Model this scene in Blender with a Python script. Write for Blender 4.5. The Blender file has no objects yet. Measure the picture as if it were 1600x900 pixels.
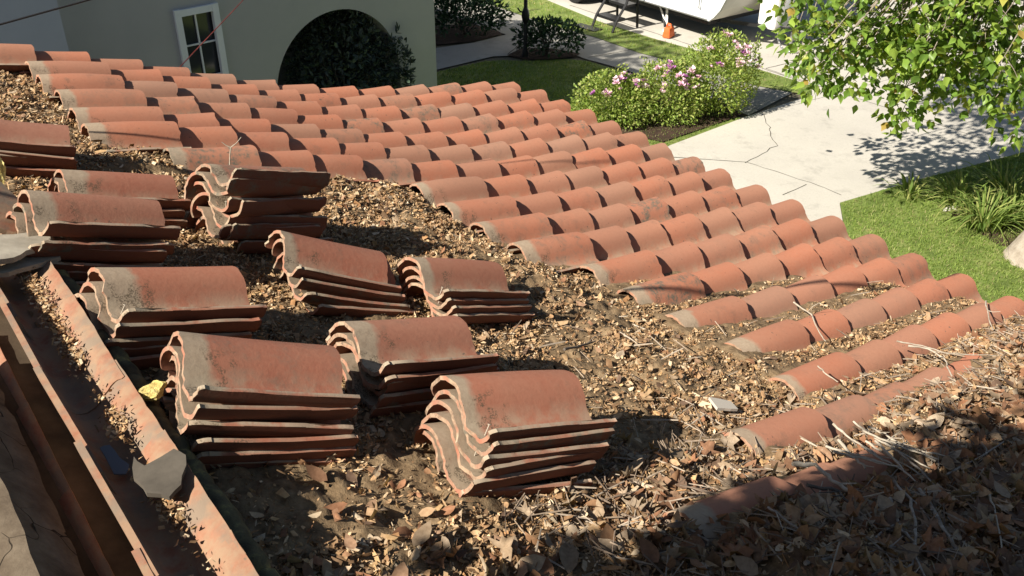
import bpy, bmesh, math, random
import numpy as np
from mathutils import Vector, Matrix, Quaternion

C = bpy.context.scene.collection
scene = bpy.context.scene
rnd = random.Random(11)
rng = np.random.default_rng(11)
R = math.radians

# ------------------------------------------------------------------ camera, sky, sun, exposure
cam_d = bpy.data.cameras.new('camera')
cam = bpy.data.objects.new('camera', cam_d); C.objects.link(cam)
cam_d.sensor_width = 36.0
cam_d.lens = 36.0 * 1469.3 / 1600.0
cam_d.clip_start = 0.05; cam_d.clip_end = 600
cam.location = (0, 0, 5.2)
cam.rotation_euler = (Matrix.Rotation(R(90) - 0.54349, 3, 'X') @ Matrix.Rotation(0.0037, 3, 'Z')).to_euler()
scene.camera = cam
SUN_EL, SUN_AZ = R(40.0), R(36.5)          # SUN_AZ: direction the light travels, from +x towards +y
world = bpy.data.worlds.new('World'); scene.world = world; world.use_nodes = True
wn = world.node_tree
sky = wn.nodes.new('ShaderNodeTexSky'); sky.sky_type = 'NISHITA'; sky.sun_disc = False
sky.sun_elevation = SUN_EL
bg = wn.nodes['Background']; bg.inputs['Strength'].default_value = 0.041
wn.links.new(sky.outputs[0], bg.inputs['Color'])
sd = bpy.data.lights.new('sun', 'SUN'); sd.energy = 5.0; sd.angle = R(0.55); sd.color = (1.0, 0.93, 0.82)
sun = bpy.data.objects.new('sun', sd); C.objects.link(sun)
ldir = Vector((math.cos(SUN_EL) * math.cos(SUN_AZ), math.cos(SUN_EL) * math.sin(SUN_AZ), -math.sin(SUN_EL)))
sun.rotation_euler = ldir.to_track_quat('-Z', 'Y').to_euler()
sky.sun_rotation = math.atan2(-ldir.x, -ldir.y)
scene.view_settings.view_transform = 'Standard'; scene.view_settings.look = 'None'
scene.view_settings.exposure = 0.9; scene.view_settings.gamma = 1.0
scene.render.resolution_x = 1024; scene.render.resolution_y = 576
scene.render.engine = 'CYCLES'

# ------------------------------------------------------------------ measured layout of the roof
ORIGIN = (0.0572, 7.3462)
YAW = 0.64701
COL_W = 0.27560
PROFILE = [(-0.2846, 2.6189), (0.0, 2.7131), (0.2926, 2.7789), (0.5884, 2.8289), (0.885, 2.8738), (1.1811, 2.922), (1.4756, 2.9793), (1.7674, 3.049), (2.0557, 3.1318), (2.3404, 3.2262), (2.6226, 3.3281), (2.9043, 3.4312), (3.1885, 3.5271), (3.4728, 3.623), (3.757, 3.7188), (4.0413, 3.8147), (4.3255, 3.9106), (4.6098, 4.0064), (4.894, 4.1023), (5.1783, 4.1982)]   # rows -1 .. 18: distance up from the eave, height
LAID = [(0, 0, 0.2, 0.361), (0, 1, 0.2, 1.233), (0, 2, 0.2, 2.148), (0, 3, 0.193, 3.125), (0, 4, 0.182, 4.126), (0, 5, 0.199, 5.145), (0, 6, 0.2, 6.187), (0, 7, 0.014, 7.08), (0, 8, 0.037, 8.106), (0, 9, 0.2, 9.177), (0, 10, 0.131, 10.028), (0, 11, 0.04, 11.08), (0, 12, 0.142, 12.06), (1, 0, 0.991, -0.039), (1, 1, 0.875, 0.83), (1, 2, 0.941, 1.954), (1, 3, 0.91, 2.917), (1, 4, 0.955, 4.04), (1, 5, 0.971, 5.001), (1, 6, 0.955, 6.031), (1, 7, 0.86, 6.917), (1, 8, 0.86, 7.837), (1, 9, 0.86, 8.96), (1, 10, 0.86, 9.939), (1, 11, 0.894, 10.963), (2, 0, 2.025, -0.011), (2, 1, 1.973, 0.913), (2, 2, 1.99, 1.971), (2, 3, 2.067, 3.046), (2, 4, 1.907, 3.956), (2, 5, 2.016, 5.029), (2, 6, 1.924, 5.987), (2, 7, 1.86, 6.821), (2, 8, 1.86, 7.852), (2, 9, 1.86, 8.95), (2, 10, 2.009, 10.021), (2, 11, 1.942, 10.986), (3, 0, 2.871, -0.164), (3, 1, 3.023, 0.923), (3, 2, 2.982, 1.833), (3, 3, 2.978, 2.963), (3, 4, 2.963, 3.953), (3, 5, 2.999, 5.039), (3, 6, 3.081, 6.09), (3, 7, 2.958, 6.919), (3, 8, 2.86, 7.813), (3, 9, 2.86, 8.869), (3, 10, 3.014, 10.021), (3, 11, 2.978, 10.916), (4, 0, 4.031, -0.007), (4, 1, 3.998, 0.878), (4, 2, 4.082, 1.992), (4, 3, 4.109, 3.033), (4, 4, 4.007, 4.001), (4, 5, 4.109, 5.064), (4, 6, 4.147, 6.121), (4, 7, 3.974, 6.979), (4, 8, 3.86, 7.853), (4, 9, 4.085, 8.945), (4, 10, 4.188, 10.039), (4, 11, 4.154, 10.982), (5, 0, 4.869, -0.198), (5, 1, 5.117, 1.04), (5, 2, 5.038, 1.953), (5, 3, 4.976, 2.941), (5, 4, 4.907, 3.924), (5, 5, 5.027, 4.979), (5, 6, 5.111, 6.103), (5, 7, 4.974, 7.077), (5, 8, 4.86, 7.951), (5, 9, 4.956, 9.006), (5, 10, 5.035, 10.012), (5, 11, 5.137, 11.024), (6, 0, 5.941, 0.011), (6, 1, 6.0, 0.969), (6, 2, 6.018, 2.054), (6, 3, 5.915, 2.976), (6, 4, 5.968, 4.0), (6, 5, 6.075, 4.925), (6, 6, 6.007, 6.02), (6, 7, 5.976, 7.042), (6, 8, 6.103, 8.136), (6, 9, 6.074, 9.071), (6, 10, 6.186, 10.064), (7, 0, 7.02, 0.008), (7, 1, 7.025, 0.975), (7, 2, 6.995, 1.995), (7, 3, 6.985, 3.002), (7, 4, 7.011, 3.964), (7, 5, 7.014, 4.985), (7, 6, 7.077, 6.031), (8, 0, 7.86, -0.019), (8, 1, 8.054, 1.108), (8, 2, 7.981, 2.053), (8, 3, 8.001, 2.973), (8, 4, 7.97, 3.984), (8, 5, 8.039, 4.936), (8, 6, 8.184, 6.109), (9, 0, 9.039, 0.038), (9, 1, 8.935, 0.99), (9, 2, 8.959, 1.997), (9, 3, 8.977, 2.986), (9, 4, 9.01, 4.011), (9, 5, 8.996, 4.983), (9, 6, 9.073, 5.998), (10, 0, 9.954, -0.03), (10, 1, 9.98, 1.034), (10, 2, 9.928, 2.089), (10, 3, 9.944, 3.001), (10, 4, 9.911, 3.928), (10, 5, 9.919, 4.888), (10, 6, 10.065, 5.891), (11, 0, 10.973, -0.134), (11, 1, 10.964, 1.01), (11, 2, 10.958, 2.008), (11, 3, 10.972, 3.062), (11, 4, 10.966, 4.058), (11, 5, 11.062, 5.21), (12, 0, 12.021, -0.05), (12, 1, 11.988, 1.004), (12, 2, 11.919, 1.968), (12, 3, 11.921, 3.049), (12, 4, 11.952, 4.053), (12, 5, 12.024, 5.158), (13, 0, 13.038, 0.012), (13, 1, 13.003, 1.089), (13, 2, 12.98, 2.074), (13, 3, 12.995, 2.927), (13, 4, 12.973, 3.95), (13, 5, 13.003, 5.146), (14, 0, 14.029, -0.008), (14, 1, 13.986, 1.057), (14, 2, 13.986, 1.919), (14, 3, 14.002, 2.902), (14, 4, 13.991, 3.849), (14, 5, 13.972, 4.882), (15, 0, 15.06, 0.045), (15, 1, 15.053, 1.002), (15, 2, 15.007, 2.027), (15, 3, 14.98, 2.921), (15, 4, 15.058, 4.042), (15, 5, 15.046, 5.021), (16, 0, 15.959, 0.1), (16, 1, 15.974, 1.05), (16, 2, 16.03, 2.0), (16, 3, 16.008, 3.0), (16, 4, 15.959, 3.95), (16, 5, 15.993, 4.9), (16, 6, 15.998, 5.87), (16, 7, 15.966, 7.1), (17, 3, 17.023, 3.0), (17, 4, 16.961, 4.0), (17, 5, 16.989, 5.0), (17, 6, 17.002, 6.05), (17, 7, 16.993, 7.05), (17, 8, 17.009, 8.05), (17, 9, 17.024, 9.05)]
STACKS = [('S1', 4, (-2.0143, 3.5818, 3.8196), (0.8081, 0.4957, -0.3181)), ('S2', 3, (-1.5105, 3.3054, 3.7109), (0.7429, 0.5883, -0.3195)), ('S3', 6, (-1.3626, 2.7762, 3.8693), (0.714, 0.5972, -0.3654)), ('S4', 8, (-1.0099, 3.3688, 3.7145), (0.7022, 0.6385, -0.3149)), ('S5', 5, (-1.0002, 2.3868, 3.8216), (0.7486, 0.581, -0.3196)), ('S6', 4, (-0.6494, 3.0114, 3.5706), (0.787, 0.4292, -0.4432)), ('S7', 4, (-0.236, 3.1336, 3.4297), (0.7393, 0.5673, -0.3628)), ('S8', 5, (-0.3239, 2.3933, 3.6396), (0.757, 0.5719, -0.3161)), ('S9', 6, (-0.6408, 1.9894, 3.8364), (0.8129, 0.4269, -0.3963)), ('S10', 6, (0.0067, 2.1145, 3.6378), (0.818, 0.4887, -0.3035))]
TWIGS = {'T1': ([(0.822, 2.096, 3.339), (0.904, 2.117, 3.311), (0.929, 2.045, 3.319), (0.99, 1.974, 3.317), (1.07, 1.933, 3.303)], 0.009), 'T2': ([(1.072, 1.973, 3.314), (1.038, 1.804, 3.36), (1.051, 1.751, 3.368), (0.998, 1.651, 3.406), (0.942, 1.569, 3.441)], 0.006), 'T3': ([(1.121, 2.074, 3.288), (1.143, 1.987, 3.3), (1.077, 1.806, 3.359), (1.027, 1.703, 3.396), (0.999, 1.577, 3.433)], 0.006), 'T4': ([(1.199, 2.059, 3.27), (1.184, 1.906, 3.307), (1.177, 1.813, 3.328), (1.165, 1.697, 3.357), (1.204, 1.645, 3.357)], 0.007), 'T5': ([(0.692, 1.559, 3.505), (0.797, 1.624, 3.461), (0.9, 1.676, 3.42), (1.026, 1.749, 3.367)], 0.006), 'T6': ([(0.84, 1.698, 3.432), (0.934, 1.741, 3.395), (1.034, 1.845, 3.343)], 0.006), 'T7': ([(1.449, 2.134, 3.201), (1.405, 2.002, 3.237), (1.271, 1.694, 3.338)], 0.004), 'T8': ([(0.656, 1.767, 3.481), (0.684, 1.734, 3.48), (0.73, 1.676, 3.479)], 0.005), 'T9': ([(1.055, 2.342, 3.211), (1.075, 2.25, 3.224), (1.089, 2.19, 3.233)], 0.007), 'T10': ([(1.176, 2.345, 3.209), (1.201, 2.237, 3.223), (1.216, 2.124, 3.242)], 0.006), 'T11': ([(0.827, 1.963, 3.377), (0.918, 1.964, 3.35), (0.931, 1.898, 3.361), (0.953, 1.802, 3.376)], 0.007), 'T12': ([(0.425, 1.761, 3.436), (0.459, 1.73, 3.433), (0.498, 1.703, 3.428)], 0.006), 'T13': ([(0.352, 3.358, 3.062), (0.431, 3.318, 3.05), (0.566, 3.261, 3.027)], 0.007), 'T14': ([(0.194, 2.849, 3.215), (0.267, 2.932, 3.175), (0.351, 3.04, 3.128)], 0.006), 'T16': ([(1.286, 3.643, 2.929), (1.335, 3.526, 2.935), (1.315, 3.347, 2.96), (1.319, 3.271, 2.969)], 0.005), 'T17': ([(1.181, 2.951, 3.07), (1.196, 2.888, 3.077), (1.222, 2.836, 3.08)], 0.004), 'T18': ([(1.666, 3.256, 2.957), (1.746, 3.248, 2.947), (1.784, 3.176, 2.95), (1.752, 3.028, 2.97)], 0.006), 'T19': ([(1.628, 3.286, 2.959), (1.728, 3.271, 2.947), (1.82, 3.227, 2.94), (2.055, 3.255, 2.907)], 0.004), 'T20': ([(1.237, 2.297, 3.202), (1.273, 2.207, 3.21), (1.28, 2.085, 3.233)], 0.005), 'T21': ([(1.364, 2.222, 3.185), (1.548, 2.376, 3.115), (1.708, 2.521, 3.061)], 0.005), 'T22': ([(2.282, 3.851, 2.811), (2.192, 3.627, 2.846), (2.166, 3.528, 2.859)], 0.005)}
SHADE_I, SHADE_Z = 17.6, 9.5

EU = Vector((-math.cos(YAW), -math.sin(YAW), 0))     # up the roof
EV = Vector((math.sin(YAW), -math.cos(YAW), 0))      # along the eave
PJ = np.arange(-1, 19)
PS = np.array([a for a, b in PROFILE]); PZ = np.array([b for a, b in PROFILE])
ROW = 0.30
DECK = -0.155

def roof(i, j, h=0.0):
    s = np.interp(j, PJ, PS); z = np.interp(j, PJ, PZ)
    return Vector((ORIGIN[0], ORIGIN[1], 0)) + EU * float(s) + EV * (i * COL_W) + Vector((0, 0, float(z) + h))

def roof_np(i, j, h):
    s = np.interp(j, PJ, PS); z = np.interp(j, PJ, PZ)
    return np.stack([ORIGIN[0] + EU.x * s + EV.x * i * COL_W, ORIGIN[1] + EU.y * s + EV.y * i * COL_W, z + h], -1)

# ------------------------------------------------------------------ helpers
def tag(o, label=None, cat=None, group=None, kind=None):
    if label: o['label'] = label
    if cat: o['category'] = cat
    if group: o['group'] = group
    if kind: o['kind'] = kind
    return o

def thing(name, loc, label, cat, group=None):
    o = bpy.data.objects.new(name, None); C.objects.link(o); o.location = loc
    o.empty_display_size = 0.1
    return tag(o, label, cat, group)

def link_mesh(name, me, mats, parent=None, world=None):
    o = bpy.data.objects.new(name, me); C.objects.link(o)
    for m in (mats if isinstance(mats, (list, tuple)) else [mats]): me.materials.append(m)
    if parent is not None:
        o.parent = parent
        o.matrix_parent_inverse = Matrix.Identity(4)
        if world is not None: o.matrix_local = Matrix.Translation(parent.location).inverted() @ world
    elif world is not None:
        o.matrix_world = world
    return o

def obj(name, bm, mats, parent=None, smooth=None):
    """bmesh given in world coordinates -> one object (shifted into its parent's frame)"""
    me = bpy.data.meshes.new(name)
    bmesh.ops.recalc_face_normals(bm, faces=bm.faces)
    if parent is not None:
        off = Vector((0, 0, 0)); q = parent
        while q is not None: off += q.location; q = q.parent
        bmesh.ops.translate(bm, vec=-off, verts=bm.verts)
    bm.to_mesh(me); bm.free()
    if smooth is not None:
        me.shade_smooth(); me.set_sharp_from_angle(angle=R(smooth))
    return link_mesh(name, me, mats, parent)

def add_box(bm, cx, cy, cz, sx, sy, sz, rot=None, bevel=0.0):
    r = bmesh.ops.create_cube(bm, size=1.0)
    vs = r['verts']
    bmesh.ops.scale(bm, vec=(sx, sy, sz), verts=vs)
    if bevel:
        es = list({e for v in vs for e in v.link_edges})
        rb = bmesh.ops.bevel(bm, geom=es, offset=bevel, segments=2, affect='EDGES', profile=0.5)
        vs = list({v for f in rb['faces'] for v in f.verts} | {v for v in vs if v.is_valid})
    if rot is not None: bmesh.ops.rotate(bm, cent=(0, 0, 0), matrix=rot, verts=vs)
    bmesh.ops.translate(bm, vec=(cx, cy, cz), verts=vs)
    return vs

def add_tube(bm, pts, radii, seg=8, cap=True):
    pts = [Vector(p) for p in pts]
    if not isinstance(radii, (list, tuple)): radii = [radii] * len(pts)
    rings = []
    t0 = (pts[1] - pts[0]).normalized()
    nrm = t0.orthogonal().normalized()
    for k, p in enumerate(pts):
        t = (pts[min(k + 1, len(pts) - 1)] - pts[max(k - 1, 0)]).normalized()
        nrm = (nrm - t * nrm.dot(t)).normalized(); b = t.cross(nrm)
        rings.append([bm.verts.new(p + (nrm * math.cos(a) + b * math.sin(a)) * radii[k])
                      for a in [2 * math.pi * s / seg for s in range(seg)]])
    for a, b in zip(rings, rings[1:]):
        for s in range(seg): bm.faces.new((a[s], a[(s + 1) % seg], b[(s + 1) % seg], b[s]))
    if cap:
        bm.faces.new(rings[0][::-1]); bm.faces.new(rings[-1])

def add_sheet(bm, poly, z):
    bm.faces.new([bm.verts.new((x, y, z)) for x, y in poly])

def add_prism(bm, pts, thick, up=Vector((0, 0, 1))):
    a = [bm.verts.new(Vector(p)) for p in pts]; b = [bm.verts.new(Vector(p) - up * thick) for p in pts]
    bm.faces.new(a); bm.faces.new(b[::-1])
    n = len(a)
    for k in range(n): bm.faces.new((a[k], b[k], b[(k + 1) % n], a[(k + 1) % n]))

def smoothstep(x): x = np.clip(x, 0, 1); return x * x * (3 - 2 * x)

def vnoise(x, y, seed=0):
    """cheap value noise, arrays"""
    xi = np.floor(x).astype(np.int64); yi = np.floor(y).astype(np.int64)
    fx = smoothstep(x - xi); fy = smoothstep(y - yi)
    def h(a, b):
        n = (a * 374761393 + b * 668265263 + seed * 974711) & 0x7fffffff
        n = ((n ^ (n >> 13)) * 1274126177) & 0x7fffffff
        return ((n ^ (n >> 16)) & 0xffff) / 65535.0
    return (h(xi, yi) * (1 - fx) + h(xi + 1, yi) * fx) * (1 - fy) + (h(xi, yi + 1) * (1 - fx) + h(xi + 1, yi + 1) * fx) * fy

def scatter(name, protos, pos, rots, scales, cols, which, mat, parent=None, kind=None):
    """many small real pieces (leaves, crumbs, blades) gathered into ONE mesh.
    protos: list of (verts (n,3), faces list of tuples); rots (N,3,3)"""
    V = []; F = []; LS = []; CO = []; base = 0
    for k, (pv, pf) in enumerate(protos):
        idx = np.nonzero(which == k)[0]
        if len(idx) == 0: continue
        v = np.einsum('nij,kj->nki', rots[idx], pv) * scales[idx][:, None, None] + pos[idx][:, None, :]
        n = len(pv); V.append(v.reshape(-1, 3)); CO.append(np.repeat(cols[idx], n, axis=0))
        off = base + np.arange(len(idx)) * n
        for f in pf:
            F.append((off[:, None] + np.array(f)[None]).astype(np.int32)); LS.append(len(f))
        base += len(idx) * n
    V = np.concatenate(V); CO = np.concatenate(CO)
    loops = np.concatenate([f.ravel() for f in F]); sizes = np.concatenate([np.full(len(f), s) for f, s in zip(F, LS)])
    starts = np.concatenate([[0], np.cumsum(sizes)[:-1]])
    me = bpy.data.meshes.new(name)
    me.vertices.add(len(V)); me.vertices.foreach_set('co', V.astype(np.float32).ravel())
    me.loops.add(len(loops)); me.loops.foreach_set('vertex_index', loops.astype(np.int32))
    me.polygons.add(len(sizes)); me.polygons.foreach_set('loop_start', starts.astype(np.int32))
    try: me.polygons.foreach_set('loop_total', sizes.astype(np.int32))
    except Exception: pass
    at = me.color_attributes.new('tint', 'FLOAT_COLOR', 'POINT')
    at.data.foreach_set('color', np.c_[CO, np.ones(len(CO))].astype(np.float32).ravel())
    me.update(calc_edges=True); me.validate()
    if parent is not None:
        off = np.zeros(3); q = parent
        while q is not None: off += np.array(q.location); q = q.parent
        co = np.empty(len(me.vertices) * 3, np.float32); me.vertices.foreach_get('co', co)
        co = (co.reshape(-1, 3) - off).astype(np.float32); me.vertices.foreach_set('co', co.ravel())
    o = link_mesh(name, me, mat, parent)
    if kind: o['kind'] = kind
    return o

def rand_rots(n, tilt, up=None):
    """random spin about z, then a tilt of up to `tilt` rad about a random horizontal axis"""
    a = rng.uniform(0, 2 * np.pi, n); t = np.abs(rng.normal(0, tilt, n)); b = rng.uniform(0, 2 * np.pi, n)
    cz, sz = np.cos(a), np.sin(a); Z = np.zeros(n); O = np.ones(n)
    Rz = np.stack([np.stack([cz, -sz, Z], -1), np.stack([sz, cz, Z], -1), np.stack([Z, Z, O], -1)], 1)
    ux, uy = np.cos(b), np.sin(b); c, s = np.cos(t), np.sin(t)
    K = np.stack([np.stack([c + ux * ux * (1 - c), ux * uy * (1 - c), uy * s], -1),
                  np.stack([ux * uy * (1 - c), c + uy * uy * (1 - c), -ux * s], -1),
                  np.stack([-uy * s, ux * s, c], -1)], 1)
    return K @ Rz

def frames(d, up_hint, n):
    """rotation matrices whose y axis is d (n,3)"""
    y = d / np.linalg.norm(d, axis=1, keepdims=True)
    x = np.cross(y, up_hint); x /= np.linalg.norm(x, axis=1, keepdims=True) + 1e-9
    z = np.cross(x, y)
    return np.stack([x, y, z], -1)

# ------------------------------------------------------------------ materials
def mat(name, col=(.5, .5, .5), rough=.8, spec=.3, metal=0.0):
    m = bpy.data.materials.new(name); m.use_nodes = True
    b = m.node_tree.nodes['Principled BSDF']
    b.inputs['Base Color'].default_value = (*col, 1); b.inputs['Roughness'].default_value = rough
    b.inputs['Specular IOR Level'].default_value = spec; b.inputs['Metallic'].default_value = metal
    return m

class NT:
    def __init__(s, m): s.t = m.node_tree; s.b = s.t.nodes['Principled BSDF']
    def n(s, typ, **k):
        q = s.t.nodes.new(typ)
        for a, v in k.items(): setattr(q, a, v)
        return q
    def l(s, a, b): s.t.links.new(a, b)
    def coord(s, kind='Object'): return s.n('ShaderNodeTexCoord').outputs[kind]
    def noise(s, vec, scale, detail=4, rough=.6, dims=None):
        q = s.n('ShaderNodeTexNoise'); q.inputs['Scale'].default_value = scale
        q.inputs['Detail'].default_value = detail; q.inputs['Roughness'].default_value = rough
        if vec is not None: s.l(vec, q.inputs['Vector'])
        return q.outputs['Fac']
    def ramp(s, fac, stops, interp='LINEAR'):
        q = s.n('ShaderNodeValToRGB'); q.color_ramp.interpolation = interp
        e = q.color_ramp.elements
        while len(e) > 1: e.remove(e[-1])
        for k, (p, c) in enumerate(stops):
            el = e[0] if k == 0 else e.new(p)
            el.position = p; el.color = (*c, 1) if len(c) == 3 else c
        s.l(fac, q.inputs['Fac']); return q.outputs['Color']
    def mix(s, fac, a, b, blend='MIX'):
        q = s.n('ShaderNodeMix', data_type='RGBA', blend_type=blend)
        for sock, v in ((q.inputs[0], fac), (q.inputs[6], a), (q.inputs[7], b)):
            if hasattr(v, 'links') or hasattr(v, 'is_output'): s.l(v, sock)
            elif isinstance(v, (int, float)): sock.default_value = v
            else: sock.default_value = (*v, 1)
        return q.outputs[2]
    def math(s, op, a, b=0.0, c=None):
        q = s.n('ShaderNodeMath', operation=op)
        for k, v in enumerate((a, b) if c is None else (a, b, c)):
            if hasattr(v, 'is_output'): s.l(v, q.inputs[k])
            else: q.inputs[k].default_value = v
        return q.outputs[0]
    def maprange(s, v, a, b, c=0.0, d=1.0, smooth=False):
        q = s.n('ShaderNodeMapRange'); s.l(v, q.inputs[0])
        if smooth: q.interpolation_type = 'SMOOTHSTEP'
        for k, x in enumerate((a, b, c, d)): q.inputs[1 + k].default_value = x
        return q.outputs[0]
    def sep(s, v):
        q = s.n('ShaderNodeSeparateXYZ'); s.l(v, q.inputs[0]); return q.outputs
    def bump(s, h, strength=.3, dist=.01):
        q = s.n('ShaderNodeBump'); q.inputs['Strength'].default_value = strength; q.inputs['Distance'].default_value = dist
        s.l(h, q.inputs['Height']); s.l(q.outputs[0], s.b.inputs['Normal'])
    def base(s, c): s.l(c, s.b.inputs['Base Color'])

def clay_material(name, band=True, dusty=0.0, ramp=None, under=True):
    """fired clay; the strip at the upper end that used to lie under the next tile is pale and crumbed"""
    m = mat(name, rough=.86, spec=.2); t = NT(m)
    co = t.coord('Object'); rndv = t.n('ShaderNodeObjectInfo').outputs['Random']
    add = t.n('ShaderNodeVectorMath', operation='ADD'); t.l(co, add.inputs[0])
    cmb = t.n('ShaderNodeCombineXYZ')
    for k, s in enumerate((37.0, 91.0, 13.0)): t.l(t.math('MULTIPLY', rndv, s), cmb.inputs[k])
    t.l(cmb.outputs[0], add.inputs[1]); p = add.outputs[0]
    base = t.ramp(rndv, ramp or [(0.0, (.40, .152, .088)), (.15, (.42, .165, .095)), (.3, (.375, .15, .09)), (.42, (.36, .178, .115)), (.52, (.42, .16, .092)), (.62, (.355, .18, .115)),
                         (.72, (.41, .152, .086)), (.82, (.345, .17, .108)), (.91, (.33, .19, .13)), (1.0, (.39, .152, .09))])
    n1 = t.noise(p, 5.0, 3); n2 = t.noise(p, 60.0, 5, .7); n3 = t.noise(p, 16.0, 4)
    c = t.mix(t.maprange(n1, .35, .72, 0, .45), base, (.32, .175, .115))
    c = t.mix(t.maprange(n2, .3, .75, 0, .35), c, (.49, .235, .15))
    c = t.mix(t.math('MULTIPLY', t.maprange(n2, .6, .75), .35), c, (.12, .075, .055))
    xyz = t.sep(co)
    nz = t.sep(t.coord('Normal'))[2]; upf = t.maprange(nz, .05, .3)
    if under:       # the underside is dirty and has the lips' deep shade painted in, the top is weathered
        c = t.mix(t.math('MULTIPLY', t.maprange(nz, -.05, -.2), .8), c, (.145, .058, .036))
    ny = t.math('ABSOLUTE', t.sep(t.coord('Normal'))[1])
    endm = t.math('MULTIPLY', t.maprange(ny, .6, .8), t.maprange(n3, .36, .58))
    c = t.mix(t.math('MULTIPLY', endm, .8), c, t.mix(t.maprange(n2, .4, .65), (.40, .31, .21), (.17, .125, .085)))
    dustm = t.math('MULTIPLY', upf, t.math('MULTIPLY', t.maprange(xyz[2], -.045, -.085), t.maprange(n3, .38, .6)))
    c = t.mix(t.math('MULTIPLY', dustm, .65), c, (.36, .275, .19))
    soot = t.math('MULTIPLY', t.maprange(t.noise(p, 7.0, 5, .75), .56, .70), t.maprange(n2, .3, .6))
    c = t.mix(t.math('MULTIPLY', soot, .5), c, (.13, .10, .075))
    # grey lichen on some tiles only
    lich = t.math('MULTIPLY', t.maprange(t.math('FRACT', t.math('MULTIPLY', rndv, 7.31)), .80, .92), t.maprange(n3, .46, .60))
    lich = t.math('MULTIPLY', lich, t.maprange(n2, .35, .6))
    c = t.mix(lich, c, (.135, .125, .095))
    pock = t.math('MULTIPLY', t.maprange(t.noise(p, 46.0, 2), .69, .73), t.maprange(t.math('FRACT', t.math('MULTIPLY', rndv, 3.7)), .35, .55))
    c = t.mix(t.math('MULTIPLY', pock, .75), c, (.10, .085, .065))
    if band:
        wob = t.math('MULTIPLY_ADD', t.noise(p, 11.0, 3), .075, -.037)
        yy = t.math('ADD', xyz[1], wob)
        jit = t.math('MULTIPLY_ADD', t.math('FRACT', t.math('MULTIPLY', rndv, 5.17)), .055, .035)
        bnd = t.maprange(t.math('SUBTRACT', yy, jit), .012, -.010)
        cream = t.mix(t.maprange(n2, .35, .7), (.40, .33, .235), (.31, .25, .175))
        c = t.mix(t.math('MULTIPLY', t.math('MULTIPLY', bnd, upf), .85), c, cream)
        crumb = t.math('MULTIPLY', t.maprange(t.noise(p, 190.0, 4, .7), .47, .55), t.maprange(t.noise(p, 14.0, 3), .52, .57))
        crumb = t.math('MULTIPLY', t.math('MULTIPLY', crumb, t.maprange(yy, .15, .12)), t.maprange(xyz[0], .035, .07))
        c = t.mix(t.math('MULTIPLY', t.math('MULTIPLY', crumb, upf), .8), c, (.095, .073, .047))
        lip_dust_glint = t.math('MULTIPLY', t.math('MULTIPLY', t.maprange(xyz[0], .19, .20), t.maprange(xyz[2], -.0605, -.0565)), t.maprange(n3, .36, .5))  # pale lip edge: dust, plus the bright line of grazing sun painted in
        c = t.mix(t.math('MULTIPLY', lip_dust_glint, .75), c, (.36, .30, .22))
    if dusty:
        c = t.mix(t.math('MULTIPLY', t.maprange(n3, .38, .58), dusty), c, (.30, .21, .135))
        c = t.mix(t.math('MULTIPLY', t.maprange(t.noise(p, 9.0, 5), .48, .60), .75), c, (.20, .16, .12))
    t.base(c); t.bump(n2, .25, .004)
    return m

def noisy(name, stops, scale=8.0, rough=.9, bump=.3, dist=.01, kind='Object', detail=6, spec=.2, nrough=.65):
    m = mat(name, rough=rough, spec=spec); t = NT(m); co = t.coord(kind)
    f = t.noise(co, scale, detail, nrough); t.base(t.ramp(f, stops))
    if bump: t.bump(f, bump, dist)
    return m

def tint_material(name, rough=.7, trans=0.0, spec=.25, vary=0.0):
    m = mat(name, rough=rough, spec=spec); t = NT(m)
    a = t.n('ShaderNodeVertexColor', layer_name='tint').outputs['Color']
    if vary:
        a = t.mix(t.maprange(t.noise(t.coord('Object'), 90.0, 3), .3, .7, 0, vary), a, t.mix(1.0, a, (.45, .40, .34), 'MULTIPLY'))
    t.base(a)
    if trans:
        tr = t.n('ShaderNodeBsdfTranslucent'); t.l(t.mix(1.0, a, (1.35, 1.3, .55), 'MULTIPLY'), tr.inputs[0])
        mx = t.n('ShaderNodeMixShader'); mx.inputs[0].default_value = trans
        t.l(t.b.outputs[0], mx.inputs[1]); t.l(tr.outputs[0], mx.inputs[2])
        t.l(mx.outputs[0], t.t.nodes['Material Output'].inputs[0])
    return m

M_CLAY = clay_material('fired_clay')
M_CLAY_LIFTED_DIM = clay_material('fired_clay_lifted_dim', ramp=[(0, (.33, .115, .070)), (.3, (.30, .112, .072)), (.55, (.35, .125, .074)), (.8, (.28, .125, .085)), (1, (.32, .12, .075))])  # stack clay darkened and reddened to stand in for grazing light
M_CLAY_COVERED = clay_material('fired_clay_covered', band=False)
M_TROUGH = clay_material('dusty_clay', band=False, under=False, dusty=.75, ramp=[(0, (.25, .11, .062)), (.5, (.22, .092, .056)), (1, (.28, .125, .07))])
M_LITTER = tint_material('dry_leaf_litter', .85, 0.0, .1, vary=.5)
M_BIGLEAF = tint_material('dead_leaf', .75, .12, .2, vary=.6)
M_LEAF = tint_material('green_leaf', .42, .38, .4)
M_DARKLEAF = tint_material('dark_leaf', .6, .12, .25)
M_GRASS = tint_material('grass_blade', .6, .35, .2)
M_DIRT = noisy('roof_dirt', [(.25, (.065, .042, .023)), (.42, (.16, .108, .06)), (.6, (.25, .175, .10)), (.8, (.34, .25, .15))], 26.0, .95, .9, .012)
M_FELT = noisy('dusty_felt', [(.3, (.05, .036, .024)), (.7, (.13, .095, .06))], 6.0, .95, .4)
M_BARK = noisy('twig_bark', [(.3, (.16, .125, .10)), (.55, (.33, .28, .23)), (.8, (.50, .45, .38))], 40.0, .9, .4, .003)
M_PALEWOOD = noisy('bleached_wood', [(.3, (.30, .25, .19)), (.7, (.52, .46, .37))], 40.0, .9, .3, .003)
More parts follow.
